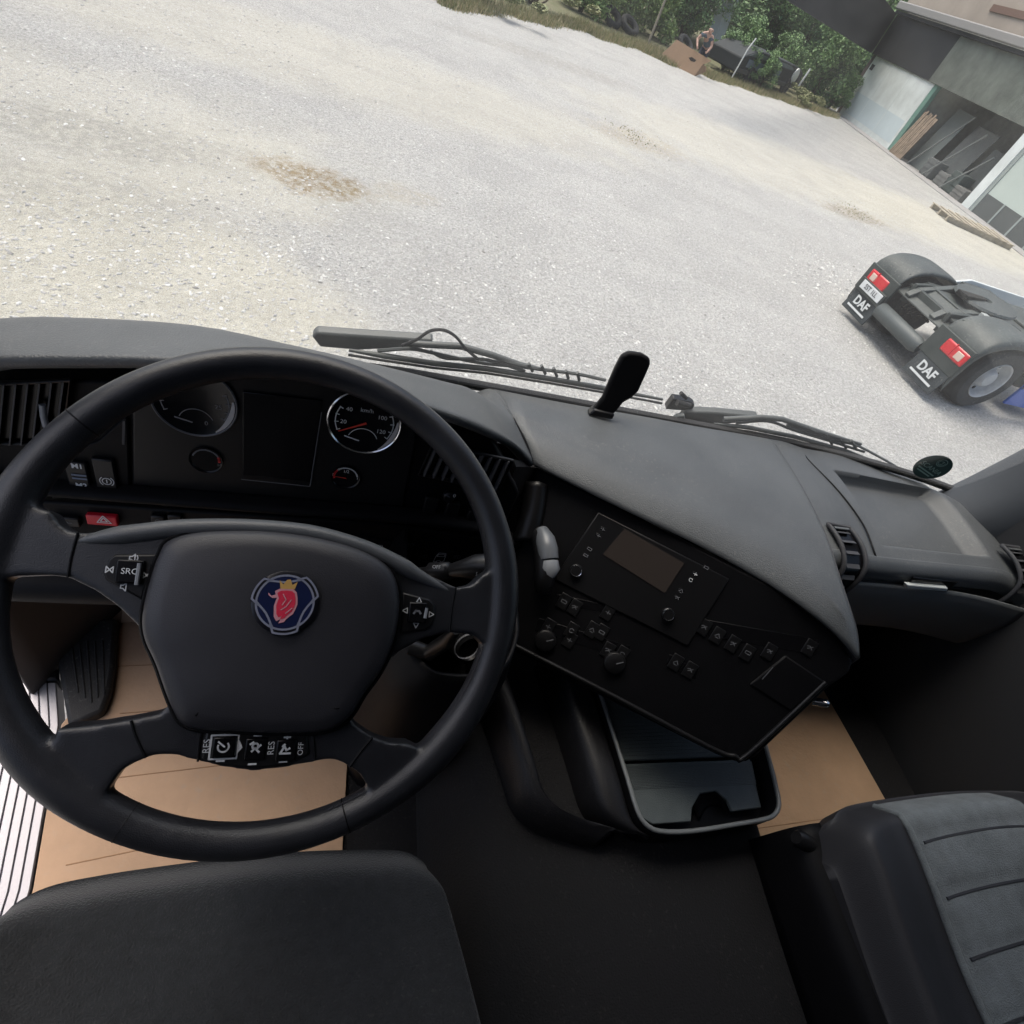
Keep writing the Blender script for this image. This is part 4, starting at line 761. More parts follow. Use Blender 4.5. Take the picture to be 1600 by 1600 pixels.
slab('bracket', PWI.pts([(1040, 665), (1058, 651), (1070, 650), (1072, 662), (1060, 668)], 0.01), PWI.n, 0.012, mat('bracket_grey', (0.35, 0.37, 0.36), 0.5), pv, 0.003)
lathe('pivot_bolt', PWI.at(1062, 664, 0.012), PWI.n, [(0, 0.006), (0.006, 0.006), (0.006, -.004)], CHROME, pv, 12)
nz = thing('washer_nozzle', 'small black nozzle block outside the windscreen above the right wiper foot', 'nozzle', PWI.at(1062, 632))
slab('block', PWI.pts([(1040, 640), (1052, 624), (1080, 629), (1086, 634), (1082, 640), (1066, 642)], -0.01), PWI.n, 0.02, SATIN, nz, 0.003)
tube('jet', PWI.pts([(1058, 629), (1078, 634)], 0.004), 0.007, RUBBER, nz, 10); tube('clip', PWI.pts([(1064, 614), (1072, 622)], -0.01), 0.005, RUBBER, nz, 8)
hl = thing('dash_holder', 'black paddle shaped holder standing on the dash against the windscreen', 'holder', aty(945, 650, 0.86))
PH = Plane(aty(965, 610, 0.865), (-0.25, -0.95, 0.35))
slab('paddle', PH.pts([(924, 645), (942, 622), (952, 598), (962, 575), (972, 556), (984, 550), (1004, 553), (1016, 560), (1017, 570), (1008, 590), (998, 612), (988, 622), (974, 630), (966, 640), (956, 651)]), PH.n, 0.022, BLACK, hl, 0.006, 3)
slab('foot', [p + V((0, 0.0, -0.002)) for p in PH.pts([(920, 648), (958, 655), (962, 646), (930, 638)], 0.006)], PH.n, 0.035, SATIN, hl, 0.004)
# ================================================================== OUTSIDE: the yard
def gz(x, y): return 0.0
def G(px, py): return atz(px, py, 0.0)
GM = bpy.data.materials.new('gravel_ground'); GM.use_nodes = True; t = GM.node_tree; b = t.nodes['Principled BSDF']; b.inputs['Roughness'].default_value = 0.95; b.inputs['Specular IOR Level'].default_value = 0.2
tc = t.nodes.new('ShaderNodeTexCoord')
def N_(ty, **k):
    n = t.nodes.new(ty)
    for a, v in k.items():
        if a in n.inputs: n.inputs[a].default_value = v
        else: setattr(n, a, v)
    return n
def noise(scale, det=6, rough=0.6, dist=0.0):
    n = N_('ShaderNodeTexNoise', Scale=scale, Detail=det, Roughness=rough, Distortion=dist); t.links.new(tc.outputs['Object'], n.inputs['Vector']); return n.outputs['Fac']
def ramp(f, stops):
    r = N_('ShaderNodeValToRGB'); el = r.color_ramp.elements
    while len(el) < len(stops): el.new(0.5)
    for e, (p, c) in zip(el, stops): e.position = p; e.color = (*c, 1) if len(c) == 3 else c
    t.links.new(f, r.inputs['Fac']); return r.outputs['Color']
def mixc(f, a, bb, blend='MIX'):
    m = N_('ShaderNodeMix', data_type='RGBA', blend_type=blend)
    if isinstance(f, float): m.inputs[0].default_value = f
    else: t.links.new(f, m.inputs[0])
    for i, v in ((6, a), (7, bb)):
        if isinstance(v, tuple): m.inputs[i].default_value = (*v, 1)
        else: t.links.new(v, m.inputs[i])
    return m.outputs[2]
def spot(c, rx, ry, ang=0.0, soft=0.35, nz=0.5, sc=1.2):
    """mask of an irregular patch lying at c"""
    mp = N_('ShaderNodeMapping', vector_type='TEXTURE'); mp.inputs['Location'].default_value = (c[0], c[1], 0); mp.inputs['Rotation'].default_value = (0, 0, ang); mp.inputs['Scale'].default_value = (rx, ry, 1)
    t.links.new(tc.outputs['Object'], mp.inputs['Vector'])
    ln = N_('ShaderNodeVectorMath', operation='LENGTH'); t.links.new(mp.outputs[0], ln.inputs[0])
    ad = N_('ShaderNodeMath', operation='MULTIPLY_ADD'); t.links.new(noise(sc, 5, .65), ad.inputs[0]); ad.inputs[1].default_value = -2 * nz; t.links.new(ln.outputs['Value'], ad.inputs[2])
    mr = N_('ShaderNodeMapRange', interpolation_type='SMOOTHSTEP'); mr.inputs['From Min'].default_value = 1 - nz - soft; mr.inputs['From Max'].default_value = 1 - nz + soft; mr.inputs['To Min'].default_value = 1; mr.inputs['To Max'].default_value = 0
    t.links.new(ad.outputs[0], mr.inputs['Value']); return mr.outputs['Result']
fine = ramp(noise(34, 9, 0.85), [(0.36, (0.15, 0.149, 0.144)), (0.46, (0.42, 0.418, 0.408)), (0.58, (0.72, 0.715, 0.70))])
broad = ramp(noise(0.35, 5, 0.6, 0.4), [(0.35, (0.37, 0.366, 0.348)), (0.65, (0.48, 0.475, 0.45))])
c = mixc(0.20, fine, broad)
vor = N_('ShaderNodeTexVoronoi', Scale=38.0); t.links.new(tc.outputs['Object'], vor.inputs['Vector'])
c = mixc(0.30, c, ramp(vor.outputs['Color'], [(0.2, (0.25, 0.247, 0.238)), (0.8, (0.50, 0.495, 0.475))]))
CREAM = (0.60, 0.555, 0.455)
def blend(c, m, col, k):
    mm = N_('ShaderNodeMath', operation='MULTIPLY'); t.links.new(m, mm.inputs[0]); mm.inputs[1].default_value = k; return mixc(mm.outputs[0], c, col)
cream = ramp(noise(16, 9, .8), [(0.3, (0.46, 0.44, 0.375)), (0.7, (0.68, 0.655, 0.575))])
for p, rx, ry, k in (((60, 430), 1.7, 1.4, 1.0), ((230, 470), 1.4, .9, 1.0), ((10, 170), 3.0, 1.6, .5), ((500, 90), 6, 1.6, .55), ((1250, 270), 7, 2.6, .6), ((1500, 365), 6, 2.5, .7), ((330, 250), 1.3, .9, .4)):
    q = G(*p); c = blend(c, spot(q, rx, ry, 0.2), cream, k)
for p, rx, ry, k, col in (((500, 285), .40, .26, .95, (0.27, 0.20, 0.11)), ((440, 262), .30, .2, .8, (0.31, 0.24, 0.14)), ((545, 300), .2, .12, .5, (.3, .24, .13)), ((635, 305), .35, .2, .4, (0.45, 0.40, 0.30)), ((1000, 220), 1.0, .5, .55, (0.45, 0.38, 0.25)), ((1335, 335), 1.1, .35, .7, (0.25, 0.20, 0.12)), ((180, 215), .9, .35, .5, (0.27, 0.27, 0.25)), ((860, 95), 2.5, .5, .45, (0.30, 0.28, 0.24)), ((110, 305), .7, .35, .4, (.3, .3, .28)), ((650, 420), .5, .9, .25, (.36, .35, .33))):
    q = G(*p); mk = N_('ShaderNodeMath', operation='MULTIPLY'); t.links.new(spot(q, rx * 1.15, ry * 1.25, 0.3, 0.4, 0.9, 4.0), mk.inputs[0]); sp_ = N_('ShaderNodeMapRange'); sp_.inputs['From Min'].default_value = 0.42; sp_.inputs['From Max'].default_value = 0.58; sp_.inputs['To Min'].default_value = 0.06; t.links.new(noise(11, 7, .8), sp_.inputs['Value']); t.links.new(sp_.outputs['Result'], mk.inputs[1]); c = blend(c, mk.outputs[0], col, k)
for L_ in (((740, 20), (1110, 122), 1.1, .7),):
    pass
mp_ = N_('ShaderNodeMapping'); mp_.inputs['Rotation'].default_value = (0, 0, -0.62); mp_.inputs['Scale'].default_value = (0.10, 1.0, 1); t.links.new(tc.outputs['Object'], mp_.inputs['Vector'])
sn = N_('ShaderNodeTexNoise', Scale=1.6, Detail=7.0, Roughness=0.7); t.links.new(mp_.outputs[0], sn.inputs['Vector'])
c = mixc(0.20, c, ramp(sn.outputs['Fac'], [(0.30, (0.62, 0.61, 0.585)), (0.62, (1.0, 1.0, 1.0))]), 'MULTIPLY')
c = mixc(0.50, c, ramp(noise(14, 7, .75), [(0.32, (0.66, 0.655, 0.64)), (0.60, (1.0, 1.0, 1.0))]), 'MULTIPLY')
c = mixc(0.28, c, ramp(noise(0.9, 4, .6, .8), [(0.36, (0.80, 0.795, 0.785)), (0.60, (1.12, 1.11, 1.08))]), 'MULTIPLY')
c = mixc(0.70, c, ramp(noise(110, 5, .75), [(0.36, (0.50, 0.50, 0.49)), (0.5, (0.95, 0.95, 0.95)), (0.64, (1.35, 1.35, 1.32))]), 'MULTIPLY')
t.links.new(c, b.inputs['Base Color'])
bp = N_('ShaderNodeBump', Strength=1.0, Distance=0.025); t.links.new(noise(30, 8, .75), bp.inputs['Height']); t.links.new(bp.outputs['Normal'], b.inputs['Normal'])
gr = height('ground', -120, 140, -60, 160, 130, 110, lambda x, y: 0.0, GM); tag(gr, kind='structure')
vl_ = [G(640, -8), G(690, 2), G(760, 16), G(900, 43), G(1010, 80), G(1040, 94), G(1120, 122), G(1200, 148), G(1300, 181)]
vs_, fs_ = [], []
for i, p in enumerate(catmull(vl_, 6)):
    d = V((p.x, p.y, 0)).normalized(); w = 0.25 * math.sin(i * 1.7) + 0.2 * math.sin(i * .63)
    vs_ += [V((p.x, p.y, .004)) + d * w, V((p.x, p.y, .02)) + d * (w + .5), V((p.x, p.y, .03)) + d * 60]
n_ = len(vs_) // 3; fs_ = [(3 * i + k, 3 * i + k + 1, 3 * i + k + 4, 3 * i + k + 3) for i in range(n_ - 1) for k in (0, 1)]
tag(mesh('verge', vs_, fs_, mat('verge_soil', (0.16, 0.14, 0.085), 0.95, 0.8, 20, 0.5, 2.5, col2=(0.10, 0.115, 0.045)), None), kind='structure')
# --- loose stones, far too many to count
def stones(name, n, region, smin, smax, m):
    base = []
    for k in range(4):
        r = np.random.default_rng(k); v = np.array([(1, 0, 0), (-1, 0, 0), (0, 1, 0), (0, -1, 0), (0, 0, 1), (0, 0, -1), (.6, .6, .5), (-.6, .5, .5)], float); v = v + r.normal(size=v.shape) * 0.18; base.append(v)
    F0 = np.array([(0, 6, 4), (6, 2, 4), (2, 7, 4), (7, 1, 4), (1, 3, 4), (3, 0, 4), (0, 2, 6), (2, 1, 7)])
    pts = region(n); n = len(pts); s = smin * (smax / smin) ** (RNG.random(n) ** 3.8); a = RNG.random(n) * 6.283
    Vv = np.zeros((n, 8, 3)); ca, sa = np.cos(a), np.sin(a)
    for k in range(4):
        i = np.arange(n) % 4 == k; v = base[k][None] * s[i][:, None, None] * np.array([1.0, 0.75, 0.55])
        x = v[..., 0] * ca[i][:, None] - v[..., 1] * sa[i][:, None]; y = v[..., 0] * sa[i][:, None] + v[..., 1] * ca[i][:, None]
        Vv[i, :, 0] = x + pts[i, 0][:, None]; Vv[i, :, 1] = y + pts[i, 1][:, None]; Vv[i, :, 2] = v[..., 2] + (s[i] * 0.05)[:, None]
    Ff = (F0[None] + (np.arange(n) * 8)[:, None, None]).reshape(-1)
    me = bpy.data.meshes.new(name); me.vertices.add(n * 8); me.vertices.foreach_set('co', Vv.reshape(-1)); nf = n * 8
    me.loops.add(nf * 3); me.loops.foreach_set('vertex_index', Ff); me.polygons.add(nf); me.polygons.foreach_set('loop_start', np.arange(nf) * 3); me.polygons.foreach_set('loop_total', np.full(nf, 3))
    me.update(); me.validate(); me.materials.append(m); o = bpy.data.objects.new(name, me); COL.objects.link(o); return o
SM = bpy.data.materials.new('stone_mix'); SM.use_nodes = True; t2 = SM.node_tree; b2 = t2.nodes['Principled BSDF']; b2.inputs['Roughness'].default_value = 0.9
ge = t2.nodes.new('ShaderNodeNewGeometry'); rp2 = t2.nodes.new('ShaderNodeValToRGB'); el = rp2.color_ramp.elements
for p, c_ in ((0.0, (.22, .215, .20)), (0.04, (.36, .355, .34)), (0.45, (.44, .435, .415)), (0.8, (.53, .525, .50)), (1.0, (.66, .655, .63))):
    e = el[0] if p == 0 else (el[-1] if p == 1 else el.new(p)); e.position = p; e.color = (*c_, 1)
t2.links.new(ge.outputs['Random Per Island'], rp2.inputs['Fac']); t2.links.new(rp2.outputs['Color'], b2.inputs['Base Color'])
def visible(n):
    """scatter over the part of the yard in front of the cab, thinning with distance"""
    out = []
    while sum(len(o) for o in out) < n:
        r = 1.5 + 33 * RNG.random(40000) ** 1.7; a = np.radians(-32 + 92 * RNG.random(40000)); p = np.stack([r * np.sin(a), r * np.cos(a)], 1)
        # clumps: keep more where a cheap wave field is high
        f = np.sin(p[:, 0] * 1.3 + 1.7 * np.sin(p[:, 1] * .7)) * np.sin(p[:, 1] * 1.1 + np.sin(p[:, 0] * .9)); p = p[RNG.random(len(p)) < 0.55 + 0.45 * f]
        out.append(p)
    return np.concatenate(out)[:n]
tag(stones('gravel', 210000, visible, 0.0035, 0.022, SM), 'loose pale grey gravel scattered across the yard', 'gravel', kind='stuff')
def band(n):
    q = np.array([[8.2, 7.9], [9.5, 8.2], [10.5, 8.0], [9.0, 9.0]]); i = RNG.integers(0, 4, n); return q[i] + RNG.normal(size=(n, 2)) * [0.9, 0.35]
tag(stones('rubble', 1500, band, 0.015, 0.05, SM), 'coarse pale rubble lying beyond the dark tractor truck', 'rubble', kind='stuff')

# ================================================================== THE OTHER TRUCK (rear of a tractor unit)
TR = V((7.49, 6.05, 0)); TH = RAD(2.0); TS = 0.91; tf = V((math.cos(TH), math.sin(TH), 0)); trr = V((math.sin(TH), -math.cos(TH), 0))
def T(a, r, z): return TR + tf * a * TS + trr * r * TS + V((0, 0, z * TS))      # ahead, right, up
AX = (tf, trr, V((0, 0, 1)))
trk = thing('tractor_truck', 'parked tractor truck with dark rear fenders, red tail lamps and lettered mud flaps', 'truck', TR + tf * 2)
FEN = mat('fender_plastic', (0.055, 0.064, 0.061), 0.55, 0.2, 200, 0.25, 4, dust=0.5, dscale=40); CHAS = mat('chassis_grey', (0.035, 0.043, 0.040), 0.6, 0.2, 100, 0.2, 4); FLAP = mat('flap_rubber', (0.030, 0.038, 0.042), 0.7, 0.2, 60, 0.25, 4, dust=0.5, dscale=50)
LAMP = mat('tail_lamp_red', (0.60, 0.012, 0.02), 0.22, coat=0.5); LAMPW = mat('tail_lamp_clear', (0.65, 0.5, 0.42), 0.2); WPLATE = mat('plate_white', (0.68, 0.70, 0.70), 0.4); TYRE = mat('tyre_rubber', (0.022, 0.024, 0.025), 0.8, 0.5, 80, 0.25, 6, dust=0.5, dscale=60); RIM = mat('rim_grey', (0.46, 0.47, 0.47), 0.5, 0.1, 50, 0.15, 8)
WX, WR_ = 0.70, 0.50
def tl(name, c, ax, prof, *a, **k): return lathe(name, c, ax, [(r * TS, h * TS) for r, h in prof], *a, **k)
def box_t(name, a0, a1, r0, r1, z0, z1, m, parent=None, bev=0.01): return box(name, T((a0 + a1) / 2, (r0 + r1) / 2, (z0 + z1) / 2), ((a1 - a0) * TS, (r1 - r0) * TS, (z1 - z0) * TS), m, parent or trk, bev, AX)
for s in (-1, 1):
    # fender: arched shell over the twin wheels, squared off at the lamp
    prof = [(-0.10, 0.30), (-0.115, 0.55), (-0.10, 0.80), (-0.02, 0.97), (0.18, 1.08), (0.50, 1.13), (0.85, 1.11), (1.12, 1.00), (1.32, 0.80), (1.40, 0.62)]
    rows = []
    for a, z in prof:
        rows.append([T(a, s * 0.58, z - 0.05), T(a, s * 0.60, z), T(a, s * 0.85, z + 0.012), T(a, s * 1.16, z + 0.005), T(a, s * 1.235, z - 0.03), T(a + (0.03 if a < .5 else -.03), s * 1.25, z - 0.10)])
    fn = surf('fender', rows, FEN, trk, 4, 0.012)
    for a in (0.14, 0.34): slab('step_pad', [T(a, s * 0.72, 1.115 if a > .2 else 1.075), T(a, s * 1.02, 1.125 if a > .2 else 1.085), T(a + .07, s * 1.02, 1.14 if a > .2 else 1.105), T(a + .07, s * .72, 1.13 if a > .2 else 1.095)], (0, 0, 1), 0.02, CHAS, fn, 0.006)
    tube('fender_groove', catmull([T(-0.02, s * (0.62 + .0 * k), 0.99) if k == 0 else T(0.06 + 0.10 * k, s * (0.62 + 0.14 * k), 1.03 + .03 * k) for k in range(4)], 3), 0.006, CHAS, fn, 5)
    lm = box_t('tail_lamp', -0.165, -0.10, min(s * .72, s * 1.18) + (.05 if s > 0 else .03), max(s * .72, s * 1.18) + (.05 if s > 0 else .03), 0.59, 0.78, LAMP, None, 0.025)
    r0 = s * 0.98 + (.05 if s > 0 else .03); box_t('clear_lens', -0.170, -0.12, min(r0, r0 + s * .13), max(r0, r0 + s * .13), 0.63, 0.74, LAMPW, lm, 0.01)
    box_t('lens_rib', -0.172, -0.13, min(s * .965, s * .955), max(s * .965, s * .955), 0.61, 0.79, REDM, lm, 0.002)
    fl = slab('mud_flap', [T(-0.12, s * 0.56 + .03, 0.60), T(-0.12, s * 1.20 + .03, 0.60), T(-0.18, s * 1.20 + .03, 0.10), T(-0.18, s * 0.56 + .03, 0.10)], -tf, 0.02, FLAP, trk, 0.01)
    text('lettering', 'DAF', T(-0.188, s * 0.88 + .05, 0.31), trr, V((0, 0, 1)), 0.17, WPLATE, fl, 0.004, 1.0)
    slab('underline', [T(-0.186, s * 0.88 - .19, 0.205), T(-0.186, s * 0.88 + .27, 0.205), T(-0.188, s * .88 + .27, 0.175), T(-0.188, s * .88 - .19, 0.175)], -tf, 0.004, WPLATE, fl)
    # twin wheels
    for k, (rc, w) in enumerate(((0.76, 0.28), (1.07, 0.28))):
        c_ = T(WX, s * rc, WR_); ax_ = trr * s
        wl = tl('wheel', c_, ax_, [(0.27, -w / 2 + .02), (0.30, -w / 2), (0.44, -w / 2), (0.49, -w / 2 + .04), (0.50, -w / 2 + .07), (0.50, w / 2 - .07), (0.49, w / 2 - .04), (0.45, w / 2), (0.33, w / 2), (0.285, w / 2 - .015), (0.27, w / 2 - .05)], TYRE, trk, 40)
        if k == 1:
            tl('rim', c_, ax_, [(0.29, w / 2 - .02), (0.285, w / 2 + .004), (0.27, w / 2 - .01), (0.262, w / 2 - .10), (0.235, w / 2 - .15), (0.20, w / 2 - .155), (0.15, w / 2 - .14), (0.13, w / 2 - .06), (0.10, w / 2 - .03), (0, w / 2 - .03)], RIM, wl, 40)
            e1 = V((0, 0, 1)); e2 = ax_.cross(e1)
            for j in range(8):
                an = j * math.pi / 4 + .3; tl('hand_hole', c_ + (e1 * math.cos(an) + e2 * math.sin(an)) * 0.215 * TS + ax_ * (w / 2 - .150) * TS, ax_, [(0.028, -.004), (0.028, 0.006), (0, 0.006)], GLOSSB, wl, 12)
            for j in range(10):
                an = j * math.pi / 5; tl('wheel_nut', c_ + (e1 * math.cos(an) + e2 * math.sin(an)) * 0.155 * TS + ax_ * (w / 2 - .142) * TS, ax_, [(0.014, -.004), (0.014, 0.02), (0, 0.024)], RIM, wl, 8)
pl_ = box_t('number_plate', -0.20, -0.188, -1.10, -0.58, 0.47, 0.60, WPLATE, None, 0.004)
text('lettering', 'SST 1LL', T(-0.205, -0.84, 0.535), trr, V((0, 0, 1)), 0.095, mat('plate_black', (0.02, 0.02, 0.02), 0.5), pl_, 0.002, 0.95)
box_t('plate_panel', -0.186, -0.14, -1.18, -0.54, 0.42, 0.62, CHAS, None, 0.01)
box_t('lamp_panel', -0.15, -0.10, -1.24, -0.52, 0.42, 0.84, CHAS); box_t('lamp_panel', -0.15, -0.10, 0.52, 1.24, 0.42, 0.84, CHAS)
tube('rear_beam', [T(-0.10, -0.55, 0.42), T(-0.12, -0.50, 0.42), T(-0.12, 0.42, 0.42), T(-0.10, 0.50, 0.42)], [0.055, 0.11, 0.11, 0.08], mat('beam_grey', (0.07, 0.082, 0.082), 0.5), trk, 20)
for s in (-1, 1):
    slab('frame_rail', [T(0.02, s * 0.40, 0.95), T(0.35, s * 0.42, 1.00), T(4.6, s * 0.42, 1.0), T(4.6, s * 0.42, 0.72), T(0.02, s * 0.42, 0.66)], trr, 0.06, CHAS, trk, 0.008)
    slab('ramp', [T(-0.08, s * 0.30, 0.80), T(0.06, s * 0.30, 0.92), T(0.9, s * 0.36, 1.12), T(1.0, s * 0.36, 1.12), T(1.0, s * .36, 1.0), T(0.0, s * .30, .72)], trr, 0.10, FEN, trk, 0.008)
for a in (0.05, 0.55, 1.5, 2.2): box_t('cross_member', a, a + 0.08, -0.40, 0.40, 0.74, 0.92, CHAS)
slab('deck_plate', [T(-0.07, -0.57, 0.76), T(-0.07, 0.57, 0.76), T(0.34, 0.57, 0.975), T(0.34, -0.57, 0.975)], (0, 0, 1), 0.02, FEN, trk, 0.006)
slab('deck_plate', [T(0.32, -0.56, 0.99), T(0.32, 0.56, 0.99), T(1.75, 0.56, 1.02), T(1.75, -0.56, 1.02)], (0, 0, 1), 0.02, FEN, trk, 0.006)
slab('deck_rib', [T(0.06, -0.56, 0.90), T(0.06, -0.40, 0.90), T(1.3, -0.40, 1.06), T(1.3, -0.56, 1.06)], (0, 0, 1), 0.03, CHAS, trk, 0.006); slab('deck_rib', [T(0.06, 0.40, 0.90), T(0.06, 0.56, 0.90), T(1.3, 0.56, 1.06), T(1.3, 0.40, 1.06)], (0, 0, 1), 0.03, CHAS, trk, 0.006)
fw = tl('coupling_plate', T(0.95, 0, 1.14), (-.1, 0, 1), [(0, -.04), (0.46, -.04), (0.48, -.02), (0.46, 0.01), (0.09, 0.01), (0.08, -0.03), (0, -.03)], FEN, trk, 40)
slab('coupling_jaw', [T(0.40, -0.10, 1.15), T(0.40, 0.10, 1.15), T(0.90, 0.05, 1.165), T(0.90, -0.05, 1.165)], (0, 0, 1), 0.06, GLOSSB, fw)
box_t('valve_block', 0.45, 0.57, 0.42, 0.62, 1.0, 1.10, mat('valve_grey', (0.3, 0.32, 0.31), 0.5))
for i in range(4): tube('air_hose', catmull([T(-0.03, -0.30 + .08 * i, 0.62), T(0.1, -.34 + .1 * i, .68), T(0.3, -.3 + .1 * i, .62)], 4), 0.018, GLOSSB, trk, 8)
tl('air_tank', T(2.2, 0.85, 0.55), tf, [(0, -.45), (.15, -.43), (.18, -.38), (.18, .38), (.15, .43), (0, .45)], CHAS, trk, 24)
for s in (-1, 1):
    a_ = 1.65 if s < 0 else 1.42
    slab('side_skirt', [T(a_, s * 1.22, 0.62 + .3 * (s < 0)), T(a_ + .4, s * 1.22, 0.70 + .34 * (s < 0)), T(4.4, s * 1.22, .75 + .3 * (s < 0)), T(4.4, s * 1.22, 0.22), T(a_, s * 1.22, 0.22)], trr, 0.04, mat('skirt_white', (0.72, 0.76, 0.75), 0.35) if s < 0 else mat('skirt_blue', (0.02, 0.09, 0.42), 0.35), trk, 0.01)
box_t('battery_box', 1.75, 2.5, -1.15, -0.55, 0.4, 1.0, CHAS); box_t('catwalk', 1.7, 3.4, -0.55, 0.55, 1.02, 1.06, FEN)
cabb = slab('cab', [T(4.3, -1.22, 0.9), T(4.3, -1.22, 3.0), T(4.7, -1.22, 3.5), T(6.0, -1.22, 3.4), T(6.4, -1.22, 2.0), T(6.45, -1.22, 0.5), T(5.5, -1.22, 0.45)], -trr, 2.44 * TS, mat('cab_white', (0.6, 0.63, 0.63), 0.3), trk, 0.07)
slab('windscreen', [T(6.13, -1.1, 3.0), T(6.41, -1.1, 2.05), T(6.41, 1.1, 2.05), T(6.13, 1.1, 3.0)], tf, 0.02, GLOSSB, cabb)
for s in (-1, 1):
    tl('wheel', T(5.65, s * 1.07, 0.5), trr * s, [(0, -.14), (0.30, -.14), (0.46, -.14), (0.5, -.07), (0.5, .07), (0.46, .14), (0.28, .12), (0.26, .02), (0, .05)], TYRE, trk, 32)

# ================================================================== THE SHED on the right
b0, b1 = V((26.2, 33.0, 0)), V((23.4, 17.5, 0)); bd_ = (b1 - b0).normalized(); bn = V((bd_.y, -bd_.x, 0)); bn = bn if bn.x < 0 else -bn
PBD = Plane(b0, bn, bd_)
if PBD.u.z < 0: PBD = Plane(b0, bn, -bd_)
SG = 1 if PBD.r.dot(bd_) > 0 else -1
shed = thing('storage_shed', 'long low shed with white doors, open bay, dark fascia and beige upper wall', 'building', b0 + bd_ * 8)
def sz(px, py): q = PBD.at(px, py); return (q - b0).dot(bd_), q.z
def bb(name, s0, s1, z0, z1, m, off=0.0, th=0.2, parent=None, bev=0.0):
    a = b0 + bd_ * s0 + bn * off; pts = [a + V((0, 0, z0)), a + bd_ * (s1 - s0) + V((0, 0, z0)), a + bd_ * (s1 - s0) + V((0, 0, z1)), a + V((0, 0, z1))]
    return slab(name, pts, bn, th, m, parent or shed, bev)
sL, _ = sz(1309, 182); sP, _ = sz(1389, 231); sQ, _ = sz(1508, 320); sD, _ = sz(1452, 130); ZT = 2.86
DOORW = mat('door_white', (0.70, 0.75, 0.74), 0.5, 0.1, 20, 0.14, 1.1); OLIVE = mat('fascia_olive', (0.12, 0.135, 0.115), 0.8, 0.1, 5, 0.28, 1.2); NAVY = mat('fascia_dark', (0.006, 0.009, 0.012), 0.8, 0.1, 5, 0.2, 0.6)
BEIGE = mat('upper_wall_beige', (0.36, 0.31, 0.26), 0.85, 0.2, 5, 0.12, 0.5); BROWN = mat('brown_trim', (0.16, 0.095, 0.07), 0.7); GUT = mat('gutter_grey', (0.27, 0.26, 0.25), 0.5); INW = mat('bay_inside', (0.40, 0.42, 0.385), 0.9, 0.2, 3, 0.3, 0.7)
d1 = bb('door', sL, sP, 0.03, ZT, DOORW, 0.05, 0.10)
bb('door_patch', sL + 0.5, sP - 0.2, 0.25, 1.25, mat('door_white_blue', (0.60, 0.69, 0.72), 0.5, 0, 1, 0.05, 1.0), 0.056, 0.02, d1)
for i in range(1, 3): bb('door_batten', sL + (sP - sL) * i / 3 - .02, sL + (sP - sL) * i / 3 + .02, 0.03, ZT, DOORW, 0.058, 0.03, d1)
bb('vent_grille', sL + .15, sL + .55, ZT - .6, ZT - .35, NAVY, 0.062, 0.03, d1)
bb('frame_post', sP, sP + 0.35, 0, ZT, mat('post_green', (0.14, 0.27, 0.22), 0.6), 0.03, 0.2)
bb('corner_post', sL - 0.45, sL - 0.02, 0, ZT, mat('post_brown', (0.07, 0.05, 0.045), 0.8), 0.02, 0.3)
bb('door_post', sQ - 0.1, sQ + 0.45, 0.0, ZT, DOORW, 0.10, 0.3)
bb('door_track', sQ + 0.45, sQ + 0.65, 0.0, ZT, mat('track_grey', (0.3, 0.34, 0.33), 0.6), 0.06, 0.2)
d2 = bb('door', sQ + 0.65, sQ + 9.0, 0.75, ZT, mat('door_pale_green', (0.50, 0.57, 0.53), 0.5, 0, 1, 0.06, .5), 0.02, 0.15)
bb('door_base', sQ + 0.65, sQ + 9.0, 0.0, 0.75, mat('door_base_grey', (0.09, 0.10, 0.10), 0.7), 0.03, 0.15)
for i in range(1, 7): bb('base_batten', sQ + .65 + i * 1.2, sQ + .75 + i * 1.2, 0.0, 0.75, mat('track_grey', (0.3, 0.34, 0.33), 0.6), 0.05, 0.05)
bb('fascia', sL - .5, sD, ZT + 0.01, ZT + 1.75, NAVY, 0.12, 0.25); bb('fascia', sD, sQ + 10, ZT + 0.01, ZT + 1.75, OLIVE, 0.12, 0.25)
bb('roof_edge', sL - .5, sQ + 10, ZT + 1.76, ZT + 1.90, NAVY, 0.30, 0.5); bb('gutter', sL - .5, sQ + 10, ZT + 1.92, ZT + 2.25, GUT, 0.45, 0.25, None, 0.05)
bb('upper_wall', sL - .5, sQ + 10, ZT + 2.27, ZT + 5.5, BEIGE, 0.0, 0.3)
bb('brown_beam', sP, sQ + 10, ZT + 2.75, ZT + 2.98, BROWN, 0.06, 0.12); bb('upper_window', sQ - 5, sQ - 2, ZT + 3.2, ZT + 4.6, mat('window_dark', (0.05, 0.06, 0.07), 0.15), 0.03, 0.08)
# dark canopy that runs from the shed corner out to the left, over the plants
cA_ = b0 + bd_ * (sL - .5) + bn * 0.14; _d = sight(1230, 0); _k = 26.0 / math.hypot(_d.x, _d.y); cB_ = V((_d.x * _k, _d.y * _k, 0)); cdir = (cB_ - cA_).normalized(); clen = (cB_ - cA_).length * 1.2; cnn = V((cdir.y, -cdir.x, 0)); cnn = cnn if cnn.dot(cA_) < 0 else -cnn
zB = CAMZ + _d.z * _k; 
def cz(t_): return (ZT + 0.01) + (zB - ZT - 0.01) * t_ * 1.2
slab('canopy_fascia', [cA_ + V((0, 0, cz(0))), cA_ + cdir * clen + V((0, 0, cz(1))), cA_ + cdir * clen + V((0, 0, cz(1) + 1.74)), cA_ + V((0, 0, cz(0) + 1.74))], cnn, 0.2, NAVY, shed)
bb('bay_back_wall', sP, sQ + 0.5, 0, ZT + 0.5, INW, -4.5, 0.2)
